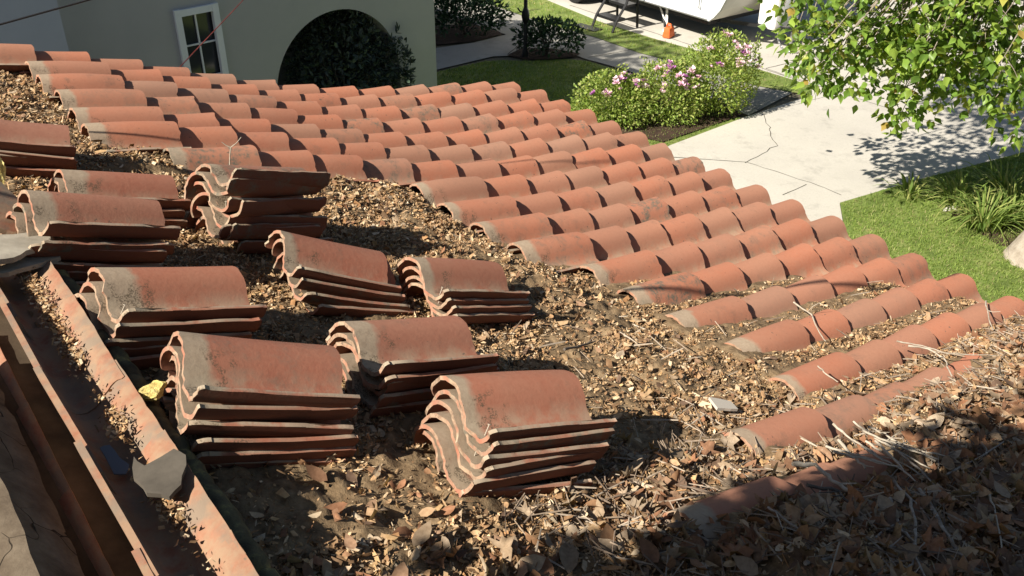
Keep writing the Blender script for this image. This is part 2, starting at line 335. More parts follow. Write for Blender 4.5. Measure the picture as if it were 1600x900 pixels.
M_DARKWOOD = noisy('dark_wood', [(.3, (.06, .05, .045)), (.7, (.15, .125, .10))], 40.0, .9, .3, .003)
M_MORTAR = None
M_FOAM = noisy('yellow_foam', [(.3, (.52, .36, .10)), (.5, (.68, .55, .20)), (.75, (.74, .66, .36))], 22.0, .9, .9, .015)
M_SLAB = noisy('grey_crust', [(.3, (.25, .22, .17)), (.55, (.35, .31, .245)), (.75, (.42, .38, .30))], 12.0, .95, .4, .006)
M_STUCCO = noisy('grey_stucco', [(.3, (.36, .37, .375)), (.7, (.41, .418, .42))], 1.4, .92, .25, .01)
M_STUCCO2 = noisy('blue_grey_stucco', [(.3, (.40, .44, .50)), (.7, (.44, .48, .54))], 2.0, .92, .25, .01)
M_WHITE = noisy('white_paint', [(.3, (.70, .69, .66)), (.7, (.80, .79, .76))], 6.0, .5, .05, .003)
M_FRAME = noisy('grey_white_paint', [(.3, (.66, .70, .74)), (.7, (.74, .78, .82))], 6.0, .5, .05, .003)
M_BLACK = mat('black_metal', (.012, .012, .013), .45, .4)
M_STEEL = mat('grey_metal', (.42, .42, .42), .4, .5, .8)
M_DARK = mat('dark_interior', (.03, .03, .03), .9, .1)
M_RUBBER = mat('tyre_rubber', (.02, .02, .02), .85, .2)
def glass_mat():
    m = mat('window_glass', (.035, .04, .045), .06, .6); return m
M_GLASS = glass_mat()

def mortar_material():
    m = mat('cracked_mortar', rough=.95, spec=.15); t = NT(m); co = t.coord('Object')
    f = t.noise(co, 14.0, 6, .65); c = t.ramp(f, [(.3, (.075, .055, .038)), (.55, (.13, .10, .07)), (.8, (.20, .16, .115))])
    w = t.n('ShaderNodeVectorMath', operation='ADD'); t.l(co, w.inputs[0])
    nz = t.n('ShaderNodeTexNoise'); nz.inputs['Scale'].default_value = 9.0; t.l(co, nz.inputs['Vector'])
    sc = t.n('ShaderNodeVectorMath', operation='SCALE'); sc.inputs['Scale'].default_value = .12; t.l(nz.outputs['Color'], sc.inputs[0])
    t.l(sc.outputs[0], w.inputs[1])
    v = t.n('ShaderNodeTexVoronoi', feature='DISTANCE_TO_EDGE'); v.inputs['Scale'].default_value = 6.0; t.l(w.outputs[0], v.inputs['Vector'])
    cr = t.math('MULTIPLY', t.maprange(v.outputs['Distance'], .012, .004), t.maprange(t.noise(co, 5.0, 2), .5, .58))
    t.base(t.mix(cr, c, (.02, .015, .01))); t.bump(t.math('SUBTRACT', f, cr), .5, .01)
    return m
M_MORTAR = mortar_material()

def concrete_material(name, a, b, scale=1.0, stain=.5):
    m = mat(name, rough=.93, spec=.15); t = NT(m); co = t.coord('Object')
    f = t.noise(co, .55 * scale, 5, .6); g = t.noise(co, 45.0, 3, .7); s = t.noise(co, 2.6, 5, .7)
    c = t.mix(t.maprange(f, .3, .7), a, b)
    c = t.mix(t.maprange(g, .3, .7, 0, .35), c, tuple(x * .78 for x in b))
    c = t.mix(t.math('MULTIPLY', t.maprange(s, .56, .74), stain), c, tuple(x * .55 for x in b))
    c = t.mix(t.math('MULTIPLY', t.maprange(g, .67, .72), .5), c, (.12, .10, .08))
    o = t.math('MULTIPLY', t.maprange(t.noise(co, .9, 6, .75), .55, .68), t.maprange(t.noise(co, 6.0, 4), .35, .6))
    c = t.mix(t.math('MULTIPLY', o, .4), c, tuple(x * .6 for x in b))
    t.base(c); t.bump(g, .25, .004); return m
M_CONC = concrete_material('driveway_concrete', (.56, .53, .465), (.46, .435, .385))
M_WALK = concrete_material('old_concrete', (.36, .345, .31), (.28, .27, .24), 2.0, .6)
M_LAWN = noisy('turf', [(.3, (.08, .11, .028)), (.5, (.14, .19, .045)), (.72, (.23, .24, .09))], 3.5, .95, .6, .03)
M_SOIL = noisy('garden_soil', [(.3, (.03, .019, .014)), (.6, (.065, .04, .028)), (.8, (.12, .075, .05))], 14.0, .95, .8, .03)
M_GROUND = noisy('ground', [(.3, (.10, .09, .06)), (.7, (.16, .14, .10))], .8, .95, .4)

# ------------------------------------------------------------------ ground, paving, lawn
bm = bmesh.new(); add_sheet(bm, [(-150, -150), (150, -150), (150, 250), (-150, 250)], 0.0)
tag(obj('ground', bm, M_GROUND), kind='structure')
bm = bmesh.new()
DRIVE = [(2.15, 12.45), (1.5, 11.5), (1.5, 8.6), (3.7, 8.3), (3.92, 9.8), (4.11, 10.66), (5.31, 11.34), (7.2, 12.31), (14, 16), (30, 26), (12, 48), (-20, 48), (-3.2, 25.2), (0.67, 20.69), (1.74, 18.9), (2.66, 17.76), (3.37, 17.0), (4.95, 15.1), (4.84, 14.66), (3.6, 13.7)]
add_sheet(bm, DRIVE, .016); tag(obj('driveway', bm, M_CONC), kind='structure')
bm = bmesh.new()
add_sheet(bm, [(-3.6, 24.6), (-.43, 20.15), (.62, 18.79), (1.57, 17.83), (2.31, 16.84), (2.93, 16.29), (4.0, 15.1), (4.55, 14.75), (3.62, 13.72), (2.9, 14.6), (1.95, 15.9), (1.3, 16.5), (.95, 16.95), (.2, 17.6), (-.3, 18.2), (-1.6, 19.7), (-5.2, 24.0)], .020)
tag(obj('walkway', bm, M_WALK), kind='structure')
bm = bmesh.new()
add_sheet(bm, [(.95, 16.95), (.2, 17.6), (-.12, 18.0), (-.74, 17.45), (-1.6, 17.0), (-2.6, 16.4), (-1.9, 15.4), (-1.0, 16.1), (-.35, 16.62), (-.1, 16.65)], .024)
tag(obj('path', bm, M_WALK), kind='structure')
bm = bmesh.new()
add_sheet(bm, [(-4, 12), (-1.2, 8.5), (2, 8.5), (2.0, 12.3), (3.5, 13.6), (1.9, 15.85), (1.3, 16.42), (.95, 16.52), (.2, 16.38), (-.2, 16.45), (-.5, 16.35), (-1.0, 16.0), (-1.9, 15.3), (-3, 14.2)], .012)
tag(obj('lawn', bm, M_LAWN), kind='structure')
bm = bmesh.new()
add_sheet(bm, [(-3.6, 24.6), (-.43, 20.15), (.62, 18.79), (1.57, 17.83), (2.31, 16.84), (2.93, 16.29), (4.0, 15.1), (4.55, 14.75), (4.84, 14.66), (4.95, 15.1), (3.37, 17.0), (2.66, 17.76), (1.74, 18.9), (.67, 20.69), (-3.2, 25.2)], .028)
tag(obj('grass_verge', bm, M_LAWN), kind='structure')
bm = bmesh.new()
add_sheet(bm, [(3.7, 8.3), (3.92, 9.8), (4.11, 10.66), (5.31, 11.34), (7.2, 12.31), (14, 16), (18, 10), (9, 2), (3.2, 3), (2.2, 8.2)], .030)
tag(obj('lawn', bm, M_LAWN), kind='structure')
bm = bmesh.new()
add_sheet(bm, [(.95, 13.35), (2.15, 12.62), (3.55, 13.74), (3.3, 14.35), (2.6, 14.6), (1.6, 14.2)], .032)
add_sheet(bm, [(-.1, 16.66), (.15, 17.1), (.7, 17.1), (1.22, 16.78), (1.12, 16.6), (.6, 16.42), (.2, 16.45)], .032)
add_sheet(bm, [(-1.7, 17.2), (-.74, 17.5), (-.2, 18.0), (-.35, 18.35), (-.9, 18.7), (-1.9, 18.4)], .032)
add_sheet(bm, [(5.3, 10.6), (5.6, 9.55), (6.3, 9.3), (8, 10), (7.4, 11.2), (6.1, 10.9)], .036)
tag(obj('planting_bed', bm, M_SOIL), kind='structure')
# joints and cracks in the paving: thin dark gaps, slightly wandering
def crack(bm, pts, w, z, wob=.02):
    P = [Vector((x, y, z)) for x, y in pts]; Q = []
    for a, b in zip(P, P[1:]):
        n = max(2, int((b - a).length / .12))
        for k in range(n): Q.append(a.lerp(b, k / n) + Vector((rnd.uniform(-wob, wob), rnd.uniform(-wob, wob), 0)))
    Q.append(P[-1]); L = []
    for k, q in enumerate(Q):
        d = (Q[min(k + 1, len(Q) - 1)] - Q[max(k - 1, 0)]).normalized(); s = Vector((-d.y, d.x, 0)) * w * .55 * rnd.uniform(.35, .65)
        L.append((bm.verts.new(q + s), bm.verts.new(q - s)))
    for (a, b), (c, d) in zip(L, L[1:]): bm.faces.new((a, b, d, c))
bm = bmesh.new()
for pts, w, wob in [([(2.2, 12.1), (3.2, 11.94)], .02, .006), ([(3.2, 11.94), (3.75, 12.5), (3.8, 13.0), (3.87, 13.9), (3.7, 14.2)], .016, .03),
                    ([(3.2, 11.94), (3.9, 11.3), (4.2, 10.9)], .014, .02), ([(3.45, 10.9), (3.84, 11.22)], .016, .006), ([(4.0, 13.9), (8.6, 16.9)], .008, .006),
                    ([(4.4, 16.0), (9.6, 19.4)], .02, .006), ([(4.4, 16.0), (6.9, 12.7)], .016, .01), ([(1.2, 20.2), (4.95, 15.2), (5.3, 14.9)], .025, .008)]:
    crack(bm, pts, w, .0205, wob)
for a, b in [((.25, 17.6), (1.6, 18.4)), ((1.35, 16.55), (2.4, 17.2)), ((-1.2, 19.3), (.5, 20.6)), ((2.5, 15.2), (3.6, 16.0)), ((-.1, 16.7), (.2, 17.55))]:
    crack(bm, [a, b], .025, .0285, .006)
tag(obj('pavement_joint', bm, mat('joint_dirt', (.05, .045, .035), .95, .1)), kind='structure')

# ------------------------------------------------------------------ the house that carries the roof
house = thing('main_house', roof(8, 7, -2.0), 'house under the clay tile roof, its felt deck partly stripped bare', 'house')
bm = bmesh.new()
i0, i1 = -.42, 26.0
js = list(range(0, 16))
top = [[bm.verts.new(roof(i, j if j else -.06, DECK - .012)) for j in js] for i in (i0, i1)]
bot = [[bm.verts.new(roof(i, j if j else -.06, DECK - .06)) for j in js] for i in (i0, i1)]
n = len(js)
for k in range(n - 1):
    bm.faces.new((top[0][k], top[0][k + 1], top[1][k + 1], top[1][k])); bm.faces.new((bot[0][k], bot[1][k], bot[1][k + 1], bot[0][k + 1]))
    for q in (0, 1): bm.faces.new((top[q][k], bot[q][k], bot[q][k + 1], top[q][k + 1]))
for k in (0, n - 1): bm.faces.new((top[0][k], top[1][k], bot[1][k], bot[0][k]))
obj('roof_deck', bm, M_FELT, house)
bm = bmesh.new()           # other slope, falling away behind the ridge
a, b = roof(i0, 15.0, DECK - .012), roof(i1, 15.0, DECK - .012); off = EU * 3.2 + Vector((0, 0, -.95))
vs = [bm.verts.new(p) for p in (a, b, b + off, a + off, a - Vector((0, 0, .05)), b - Vector((0, 0, .05)), b + off - Vector((0, 0, .05)), a + off - Vector((0, 0, .05)))]
for f in ((0, 1, 2, 3), (7, 6, 5, 4), (0, 4, 5, 1), (1, 5, 6, 2), (2, 6, 7, 3), (3, 7, 4, 0)): bm.faces.new([vs[k] for k in f])
obj('rear_slope', bm, M_FELT, house)
bm = bmesh.new()           # walls set in from the eave
w = []
for i, j in ((.7, 1.4), (25, 1.4), (25, 22), (.7, 22)):
    p = roof(i, min(j, 15)) + (EU * (j - 15) * ROW if j > 15 else Vector((0, 0, 0))); w.append(p)
for a, b in zip(w, w[1:] + w[:1]):
    bm.faces.new([bm.verts.new(q) for q in ((a.x, a.y, 0), (b.x, b.y, 0), (b.x, b.y, 2.45), (a.x, a.y, 2.45))])
obj('wall', bm, M_STUCCO, house)
bm = bmesh.new()
a, b = roof(i0, -.05, DECK - .02), roof(i1, -.05, DECK - .02)
add_prism(bm, [a - EU * .003, b - EU * .003, b - EU * .028, a - EU * .028], .16)
obj('fascia', bm, M_WHITE, house)
# unseen block added behind the photographer, sized to shade the near right roof corner
bm = bmesh.new()
def corner(i, s, z): q = roof(i, 15) + EU * s; return (q.x, q.y, z)
lo = [bm.verts.new(corner(i, s, 2.6)) for i, s in ((SHADE_I, 1.5), (40, 1.5), (40, 5), (SHADE_I, 5))]
hi = [bm.verts.new(corner(i, s, SHADE_Z)) for i, s in ((SHADE_I, 1.5), (40, 1.5), (40, 5), (SHADE_I, 5))]
for k in range(4): bm.faces.new((lo[k], lo[(k + 1) % 4], hi[(k + 1) % 4], hi[k]))
bm.faces.new(hi)
obj('shade_wall', bm, M_STUCCO, house)

# ------------------------------------------------------------------ clay tiles
PROF = [(-.098, -.088), (-.094, -.062), (-.076, -.030), (-.046, -.008), (-.010, .0), (.022, -.003), (.052, -.018), (.075, -.044), (.092, -.070), (.112, -.090), (.142, -.098), (.176, -.096), (.196, -.082), (.209, -.060), (.213, -.053)]
TL = 0.412
def smooth_prof(P, n):
    P = np.array(P); Q = [P[0]]
    for k in range(len(P) - 1):
        p0, p1, p2, p3 = P[max(k - 1, 0)], P[k], P[k + 1], P[min(k + 2, len(P) - 1)]
        for t in np.linspace(0, 1, n + 1)[1:]:
            Q.append(.5 * ((2 * p1) + (-p0 + p2) * t + (2 * p0 - 5 * p1 + 4 * p2 - p3) * t * t + (-p0 + 3 * p1 - 3 * p2 + p3) * t ** 3))
    return np.array(Q)
def tile_mesh(seed, broken=0.0):
    """S tile: y runs down the roof from 0 (upper end) to TL, x across, crest at z = 0"""
    r = np.random.default_rng(seed)
    P = smooth_prof(PROF, 2); d = np.gradient(P, axis=0); N = np.c_[-d[:, 1], d[:, 0]]; N /= np.linalg.norm(N, axis=1)[:, None]
    T = 0.0115; m = len(P); ny = 12
    bm = bmesh.new(); ys = np.concatenate([[0, .008], np.linspace(.03, TL - .03, ny - 4), [TL - .008, TL]])
    twist = r.normal(0, .006); bow = r.normal(0, .004)
    e0 = r.normal(0, .0022, m); e1 = r.normal(0, .0016, m)
    for e, sg in ((e0, 1), (e1, -1)):          # chipped ends
        for _ in range(r.integers(1, 4)):
            k0 = r.choice([0, m - 1, r.integers(0, m)], p=[.25, .35, .4]); e += sg * r.uniform(.004, .016) * np.exp(-((np.arange(m) - k0) / r.uniform(.8, 2.2)) ** 2)
    lip = r.normal(0, .0018, len(ys)); lip[r.integers(1, len(ys) - 1)] -= r.uniform(0, .007)
    def surf(off):
        g = []
        for q, y in enumerate(ys):
            row = []
            for k in range(m):
                x, z = P[k] + N[k] * off
                yy = y + (e0[k] if q <= 1 else 0) + (e1[k] if q >= len(ys) - 2 else 0)
                if k == m - 1: x += lip[q]; z += lip[q] * .8
                if k == 0: z += lip[-q - 1] * .8
                z += twist * x * (y / TL - .5) * 4 + bow * math.sin(math.pi * y / TL)
                row.append(bm.verts.new((x, yy, z)))
            g.append(row)
        return g
    A = surf(0.0); B = surf(-T)
    for q in range(len(ys) - 1):
        for k in range(m - 1):
            bm.faces.new((A[q][k], A[q][k + 1], A[q + 1][k + 1], A[q + 1][k])); bm.faces.new((B[q][k], B[q + 1][k], B[q + 1][k + 1], B[q][k + 1]))
        for k in (0, m - 1): bm.faces.new((A[q][k], A[q + 1][k], B[q + 1][k], B[q][k]) if k == 0 else (A[q][k], B[q][k], B[q + 1][k], A[q + 1][k]))
    for q in (0, len(ys) - 1):
        for k in range(m - 1): bm.faces.new((A[q][k], B[q][k], B[q][k + 1], A[q][k + 1]) if q == 0 else (A[q][k], A[q][k + 1], B[q][k + 1], B[q][k]))
    bmesh.ops.recalc_face_normals(bm, faces=bm.faces)
    me = bpy.data.meshes.new('clay_tile'); bm.to_mesh(me); bm.free()
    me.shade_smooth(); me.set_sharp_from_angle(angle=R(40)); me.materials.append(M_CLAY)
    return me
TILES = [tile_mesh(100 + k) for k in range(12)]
COVERED = [tile_mesh(200 + k) for k in range(12)]
for me in COVERED: me.materials[0] = M_CLAY_COVERED
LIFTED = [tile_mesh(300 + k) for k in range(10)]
for me in LIFTED: me.materials[0] = M_CLAY_LIFTED_DIM

def tile_at(upper, lower, roll=0.0, mesh=None):
    """crest runs from `upper` towards `lower`; x axis points towards the near verge"""
    y = (lower - upper).normalized(); z0 = Vector((0, 0, 1)); x = y.cross(z0).normalized() * -1
    if x.dot(EV) < 0: x = -x
    z = x.cross(y).normalized()
    if z.z < 0: z = -z
    M = Matrix((x, y, z)).transposed()
    M = Matrix.Rotation(roll, 3, y) @ M
    o = bpy.data.objects.new('clay_tile', mesh or rnd.choice(TILES)); C.objects.link(o)
    o.matrix_world = Matrix.Translation(upper) @ M.to_4x4()
    return o

ORD = ['first', 'second', 'third', 'fourth', 'fifth', 'sixth', 'seventh', 'eighth', 'ninth', 'tenth', 'eleventh', 'twelfth', 'thirteenth', 'fourteenth', 'fifteenth', 'sixteenth', 'seventeenth', 'eighteenth']
lasts = {}
for c, r_, i, j in LAID: lasts[c] = max(lasts.get(c, 0), r_)
even = []                        # courses were laid to a line: take most of the measuring noise out
for c in sorted(lasts):
    T = np.array([t for t in LAID if t[0] == c], float); k = min(2, len(T) - 1)
    fi = np.polyval(np.polyfit(T[:, 1], T[:, 2], k), T[:, 1]); fj = np.polyval(np.polyfit(T[:, 1], T[:, 3], k), T[:, 1])
    for t, a, b in zip(T, fi, fj): even.append((c, int(t[1]), .45 * t[2] + .55 * a, .35 * t[3] + .65 * b))
LAID = even
for c, r_, i, j in LAID:
    lower = roof(i, j, 0.0)
    upper = roof(i + rnd.uniform(-.02, .02), j + TL / ROW, -.052)
    o = tile_at(upper, lower, rnd.gauss(0, R(.8)), None if r_ == lasts[c] else rnd.choice(COVERED))
    if c >= 16: lab = f'half buried terracotta tile, {ORD[r_]} up from the eave in the {ORD[c]} line'
    elif r_ == 0: lab = f'terracotta tile overhanging the eave at the foot of the {ORD[c]} line from the far verge'
    elif r_ == lasts[c] and c: lab = f'pale ended terracotta tile, topmost of the {ORD[c]} line from the far verge'
    else: lab = f'terracotta tile, {ORD[r_]} up from the eave in the {ORD[c]} line from the far verge'
    tag(o, lab, 'roof tile', 'clay tiles still laid on the roof')

# stacks of lifted tiles
WHERE = {'S1': 'the leaning stack cut by the left frame edge', 'S2': 'the low shaded pile behind the leftmost tan tile', 'S3': 'the dark stack beside the grey slab', 'S4': 'the tall back stack under the forked twig',
         'S5': 'the stack beside the upturned ridge tiles', 'S6': 'the crooked stack at the middle of the bare roof', 'S7': 'the small stack nearest the leaf mound', 'S8': 'the scattered stack behind the front one',
         'S9': 'the front left stack by the yellow foam', 'S10': 'the front centre stack'}
ROLL = {'S1': -10, 'S2': -9, 'S3': -9, 'S4': -22, 'S5': -9, 'S6': -6, 'S7': -9, 'S8': -11, 'S9': -9, 'S10': -11}
nail_bm = bmesh.new(); add_tube(nail_bm, [(0, 0, 0), (.002, .001, .03)], .0016, 6); add_tube(nail_bm, [(.002, .001, .03), (.002, .001, .032)], .0045, 8)
nail_me = bpy.data.meshes.new('nail'); nail_bm.to_mesh(nail_me); nail_bm.free(); nail_me.materials.append(M_PALEWOOD)
for key, n, mid, d in STACKS:
    mid = Vector(mid) + (Vector(d) * .03 if key == 'S7' else Vector((0, 0, 0))); d = Vector(d); rr = random.Random(sum(map(ord, key)) * 7)
    z = 0.0; slip = 0.0; side = 0.0; yaw = 0.0
    roll0 = R(ROLL[key])
    for k in range(n):
        q = d.copy(); q.rotate(Matrix.Rotation(yaw, 3, 'Z'))
        if key in ('S6', 'S9') and k: q = (q + Vector((0, 0, .05 * min(k, 3) / 3))).normalized()
        base = mid + Vector((0, 0, -z)) + d * slip + EV * side
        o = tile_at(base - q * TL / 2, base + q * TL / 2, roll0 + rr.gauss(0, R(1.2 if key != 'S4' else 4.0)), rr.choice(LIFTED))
        pos = 'topmost' if k == 0 else ('bottom' if k == n - 1 else ORD[k] + ' from top')
        tag(o, f'clay tile, {pos} in {WHERE[key]}', 'roof tile', 'lifted clay tiles in stacks')
        if k < 3 and rr.random() < .7:
            nl = bpy.data.objects.new('nail', nail_me); C.objects.link(nl); nl.parent = o
            nl.location = (.145 + rr.uniform(-.02, .02), .035 + rr.uniform(-.01, .02), -.098); nl.rotation_euler = (rr.uniform(-.3, .3), rr.uniform(-.3, .3), 0)
        z += rr.choice([.028, .032, .037, .042]) if key != 'S4' else rr.choice([.030, .036, .042])
        slip += rr.uniform(-.036, .012) if key != 'S4' else rr.uniform(-.06, .05); side += rr.uniform(-.010, .016); yaw = R(rr.gauss(0, 3.0 if key not in ('S4', 'S6', 'S8') else 6.0))
        roll0 *= .96

# ------------------------------------------------------------------ ridge: upturned cap tiles, mortar, foam, broken bits
CAP = [(0, -.022), (.028, -.032), (.056, -.055), (.080, -.080), (.108, -.092), (.134, -.084), (.154, -.050), (.164, -.008), (.170, .034)]
def cap_mesh(seed, length):
    r = np.random.default_rng(seed); P = smooth_prof(CAP, 3); d = np.gradient(P, axis=0); N = np.c_[-d[:, 1], d[:, 0]]; N /= np.linalg.norm(N, axis=1)[:, None]
    if N[len(N) // 2][1] > 0: N = -N
    m = len(P); ys = np.linspace(0, length, 15); bm = bmesh.new(); T = .015
    e = r.normal(0, .0014, (2, m)); lip = r.normal(0, .0007, (2, 15))
    def surf(off):
        G = []
        for q, y in enumerate(ys):
            row = []
            for k in range(m):
                x, z = P[k] + N[k] * off
                if k == 0: z += lip[0][q]; x -= lip[0][q]
                if k == m - 1: z += lip[1][q]
                s = 1 - .05 * y / length
                yy = y + (e[0][k] if q == 0 else e[1][k] if q == 14 else 0)
                row.append(bm.verts.new((x * s, yy, z * s)))
            G.append(row)
        return G
    A, B = surf(0), surf(T)
    for q in range(14):
        for k in range(m - 1):
            bm.faces.new((A[q][k], A[q][k + 1], A[q + 1][k + 1], A[q + 1][k])); bm.faces.new((B[q][k], B[q + 1][k], B[q + 1][k + 1], B[q][k + 1]))
        for k in (0, m - 1): bm.faces.new((A[q][k], A[q + 1][k], B[q + 1][k], B[q][k]))
    for q in (0, 14):
        for k in range(m - 1): bm.faces.new((A[q][k], A[q][k + 1], B[q][k + 1], B[q][k]))
    bmesh.ops.recalc_face_normals(bm, faces=bm.faces)
    me = bpy.data.meshes.new('cap_tile'); bm.to_mesh(me); bm.free(); me.shade_smooth(); me.set_sharp_from_angle(angle=R(40)); me.materials.append(M_TROUGH)
    return me
ridge_lab = ['farthest upturned ridge tile, its left part in shade beneath the grey slab', 'upturned ridge tile filled with crumbled leaves, second from the far end', 'upturned ridge tile beside the yellow foam lump',
             'upturned ridge tile under the dark broken shard', 'nearest upturned ridge tile, cut by the bottom frame edge', 'upturned ridge tile just below the bottom frame edge']
cap = [cap_mesh(s, .45) for s in (1, 2, 3)]
def along(i, j, h): return roof(i, j, h)
for k, ii in enumerate([10.75, 12.12, 13.45, 14.75, 16.1, 17.4]):
    a = along(ii - .1, 14.22, .002 + .010 * (k % 2)); b = along(ii + 1.4, 14.22, -.010 + .010 * (k % 2))
    y = (b - a).normalized(); x = (EU - y * EU.dot(y)).normalized(); z = x.cross(y)
    if z.z < 0: z = -z
    x = y.cross(z)
    if x.dot(EU) < 0: x = -x
    o = bpy.data.objects.new('cap_tile', cap[k % 3]); C.objects.link(o)
    o.matrix_world = Matrix.Translation(a) @ (Matrix((x, y, z)).transposed() @ Matrix.Rotation(R(rnd.uniform(-2, 2)), 3, 'Z')).to_4x4()
    tag(o, ridge_lab[k], 'ridge tile', 'upturned ridge tiles along the ridge')
# a second line of caps, lower and in the shade beyond the lip
low_lab = ['dark red cap tile sunk in shade left of the nearest trough', 'dark red cap tile sunk in shade at the left frame edge', 'dark red cap tile sunk in shade at the lower left corner']
for k, ii in enumerate([13.2, 11.8, 14.6]):
    a = along(ii, 14.98, -.135); b = along(ii + 1.5, 14.98, -.145)
    y = (b - a).normalized(); x = (EU - y * EU.dot(y)).normalized(); z = x.cross(y); z = z if z.z > 0 else -z; x = y.cross(z); x = x if x.dot(EU) > 0 else -x
    o = bpy.data.objects.new('cap_tile', cap[k % 3]); C.objects.link(o)
    o.matrix_world = Matrix.Translation(a) @ Matrix((x * .55, y, z * .7)).transposed().to_4x4()
    tag(o, low_lab[k], 'ridge tile', 'sunken cap tiles behind the ridge')
# mortar bed along the far side of the ridge
bm = bmesh.new(); nI, nS = 60, 12; G = []
for a in range(nI):
    row = []
    for b in range(nS):
        i = 12.4 + a * .12; s = b / (nS - 1)
        h = -.005 - .10 * s ** 2 - (.09 if b == 0 else 0) + .02 * (float(vnoise(np.array([i * 3.1]), np.array([b * .6]), 5)[0]) - .5)
        p = roof(i, 15.0, h) + EU * (.055 + .012 * (float(vnoise(np.array([i * 4.0]), np.array([9.0]), 8)[0])) + s * .55 + (-.02 if b == 0 else 0)); row.append(bm.verts.new(p))
    G.append(row)
for a in range(nI - 1):
    for b in range(nS - 1): bm.faces.new((G[a][b], G[a + 1][b], G[a + 1][b + 1], G[a][b + 1]))
tag(obj('mortar_bed', bm, M_MORTAR, smooth=50), 'tan cracked mortar bed along the ridge at the lower left', 'mortar')
# strip of foam and grime that glued the caps down
bm = bmesh.new()
pts = [roof(i, 14.16, -.085 + rnd.uniform(-.008, .008)) for i in np.arange(10.9, 18.5, .09)]
add_tube(bm, pts, [rnd.uniform(.022, .036) for _ in pts], 9)
tag(obj('foam_strip', bm, noisy('grimy_foam', [(.3, (.05, .042, .028)), (.52, (.12, .105, .06)), (.66, (.30, .26, .10)), (.85, (.55, .48, .2))], 14.0, .95, .8, .01), smooth=60), 'grimy yellow green adhesive foam under the ridge tiles', 'foam')

def lump(name, c, s, seed, m, rot=0.0, lab='', cat='', freq=2.2, amp=.45, parent=None):
    """angular broken chunk: hull of random points, roughened"""
    bm = bmesh.new(); r = random.Random(seed)
    for _ in range(16): bm.verts.new(Vector([r.uniform(-1, 1) for _ in range(3)]))
    h = bmesh.ops.convex_hull(bm, input=bm.verts)
    bmesh.ops.delete(bm, geom=[v for v in bm.verts if not v.link_faces], context='VERTS')
    bmesh.ops.subdivide_edges(bm, edges=bm.edges, cuts=3, use_grid_fill=True)
    for v in bm.verts: v.co += Vector([r.gauss(0, .055 * amp * 2) for _ in range(3)])
    bmesh.ops.scale(bm, vec=s, verts=bm.verts); bmesh.ops.rotate(bm, cent=(0, 0, 0), matrix=Matrix.Rotation(rot, 3, 'Z'), verts=bm.verts)
    bmesh.ops.translate(bm, vec=c, verts=bm.verts)
    o = obj(name, bm, m, parent, smooth=25)
    if lab: tag(o, lab, cat)
    return o
lump('foam_lump', roof(13.88, 14.12, -.035), (.046, .032, .030), 4, M_FOAM, R(-10), 'bright yellow foam lump wedged beside the upturned ridge tiles', 'foam', 1.6, .35)
lump('clay_shard', roof(13.98, 13.93, -.075), (.038, .022, .034), 9, M_TROUGH, R(20), 'orange clay chunk stuck to the yellow foam lump', 'tile shard', 1.5, .3)
lump('foam_lump', (-1.835, 3.10, 3.835), (.03, .05, .075), 7, M_FOAM, R(30), 'tall yellow foam lump at the left frame edge', 'foam', 1.6, .4)
lump('foam_lump', roof(10.35, 14.25, -.03), (.05, .035, .022), 12, M_FOAM, R(60), 'flat yellow foam scrap behind the grey slab', 'foam', 1.6, .4)
def slab(name, pts, thick, m, lab, cat, jit=.006):
    P = [Vector(p) for p in pts]; Q = []
    for a, b in zip(P, P[1:] + P[:1]):
        k = max(2, int((b - a).length / .025))
        for t in range(k): Q.append(a.lerp(b, t / k) + Vector((rnd.uniform(-jit, jit), rnd.uniform(-jit, jit), rnd.uniform(-.002, .002))))
    A = np.array([tuple(p) for p in Q]); cen = A.mean(0); nrm = Vector(np.linalg.svd(A - cen)[2][2]); nrm = nrm if nrm.z > 0 else -nrm
    Q = [q - nrm * (q - Vector(cen)).dot(nrm) for q in Q]
    bm = bmesh.new(); add_prism(bm, Q, thick, nrm)
    return tag(obj(name, bm, m), lab, cat)
slab('broken_slab', [(-1.60, 2.46, 3.885), (-1.44, 2.60, 3.83), (-1.405, 2.545, 3.835), (-1.43, 2.36, 3.875), (-1.50, 2.27, 3.90), (-1.62, 2.30, 3.91)], .016, M_SLAB, 'grey curved slab of broken mortar crust lying across the ridge tiles', 'mortar slab')
slab('broken_slab', [(-1.45, 2.50, 3.815), (-1.385, 2.55, 3.80), (-1.365, 2.475, 3.805), (-1.44, 2.33, 3.845), (-1.50, 2.29, 3.855)], .014, M_SLAB, 'thin grey crust piece poking out beneath the larger grey slab', 'mortar slab')
slab('clay_shard', [(-.808, 1.53, 3.850), (-.775, 1.505, 3.853), (-.733, 1.56, 3.846), (-.70, 1.545, 3.843), (-.685, 1.46, 3.84), (-.70, 1.425, 3.838), (-.745, 1.435, 3.838), (-.785, 1.475, 3.845)], .012, noisy('slate_grey', [(.3, (.07, .06, .048)), (.7, (.14, .12, .095))], 10.0, .95, .3, .004), 'dark grey pointed shard lying on the sunlit side of the ridge tiles', 'tile shard', .004)
slab('felt_scrap', [(-.93, 1.63, 3.790), (-.915, 1.643, 3.79), (-.85, 1.578, 3.786), (-.843, 1.548, 3.784), (-.87, 1.552, 3.786)], .003, mat('blue_grey_felt', (.12, .135, .16), .8), 'narrow blue grey scrap in the shaded ridge trough', 'scrap', .003)
slab('clay_shard', [tuple(roof(8.95, 14.3, .05)), tuple(roof(9.5, 14.12, .01)), tuple(roof(10.3, 14.2, -.03)), tuple(roof(10.2, 14.5, -.01)), tuple(roof(9.2, 14.6, .05))], .016, M_TROUGH, 'reddish tile fragment standing at the left frame edge', 'tile shard')
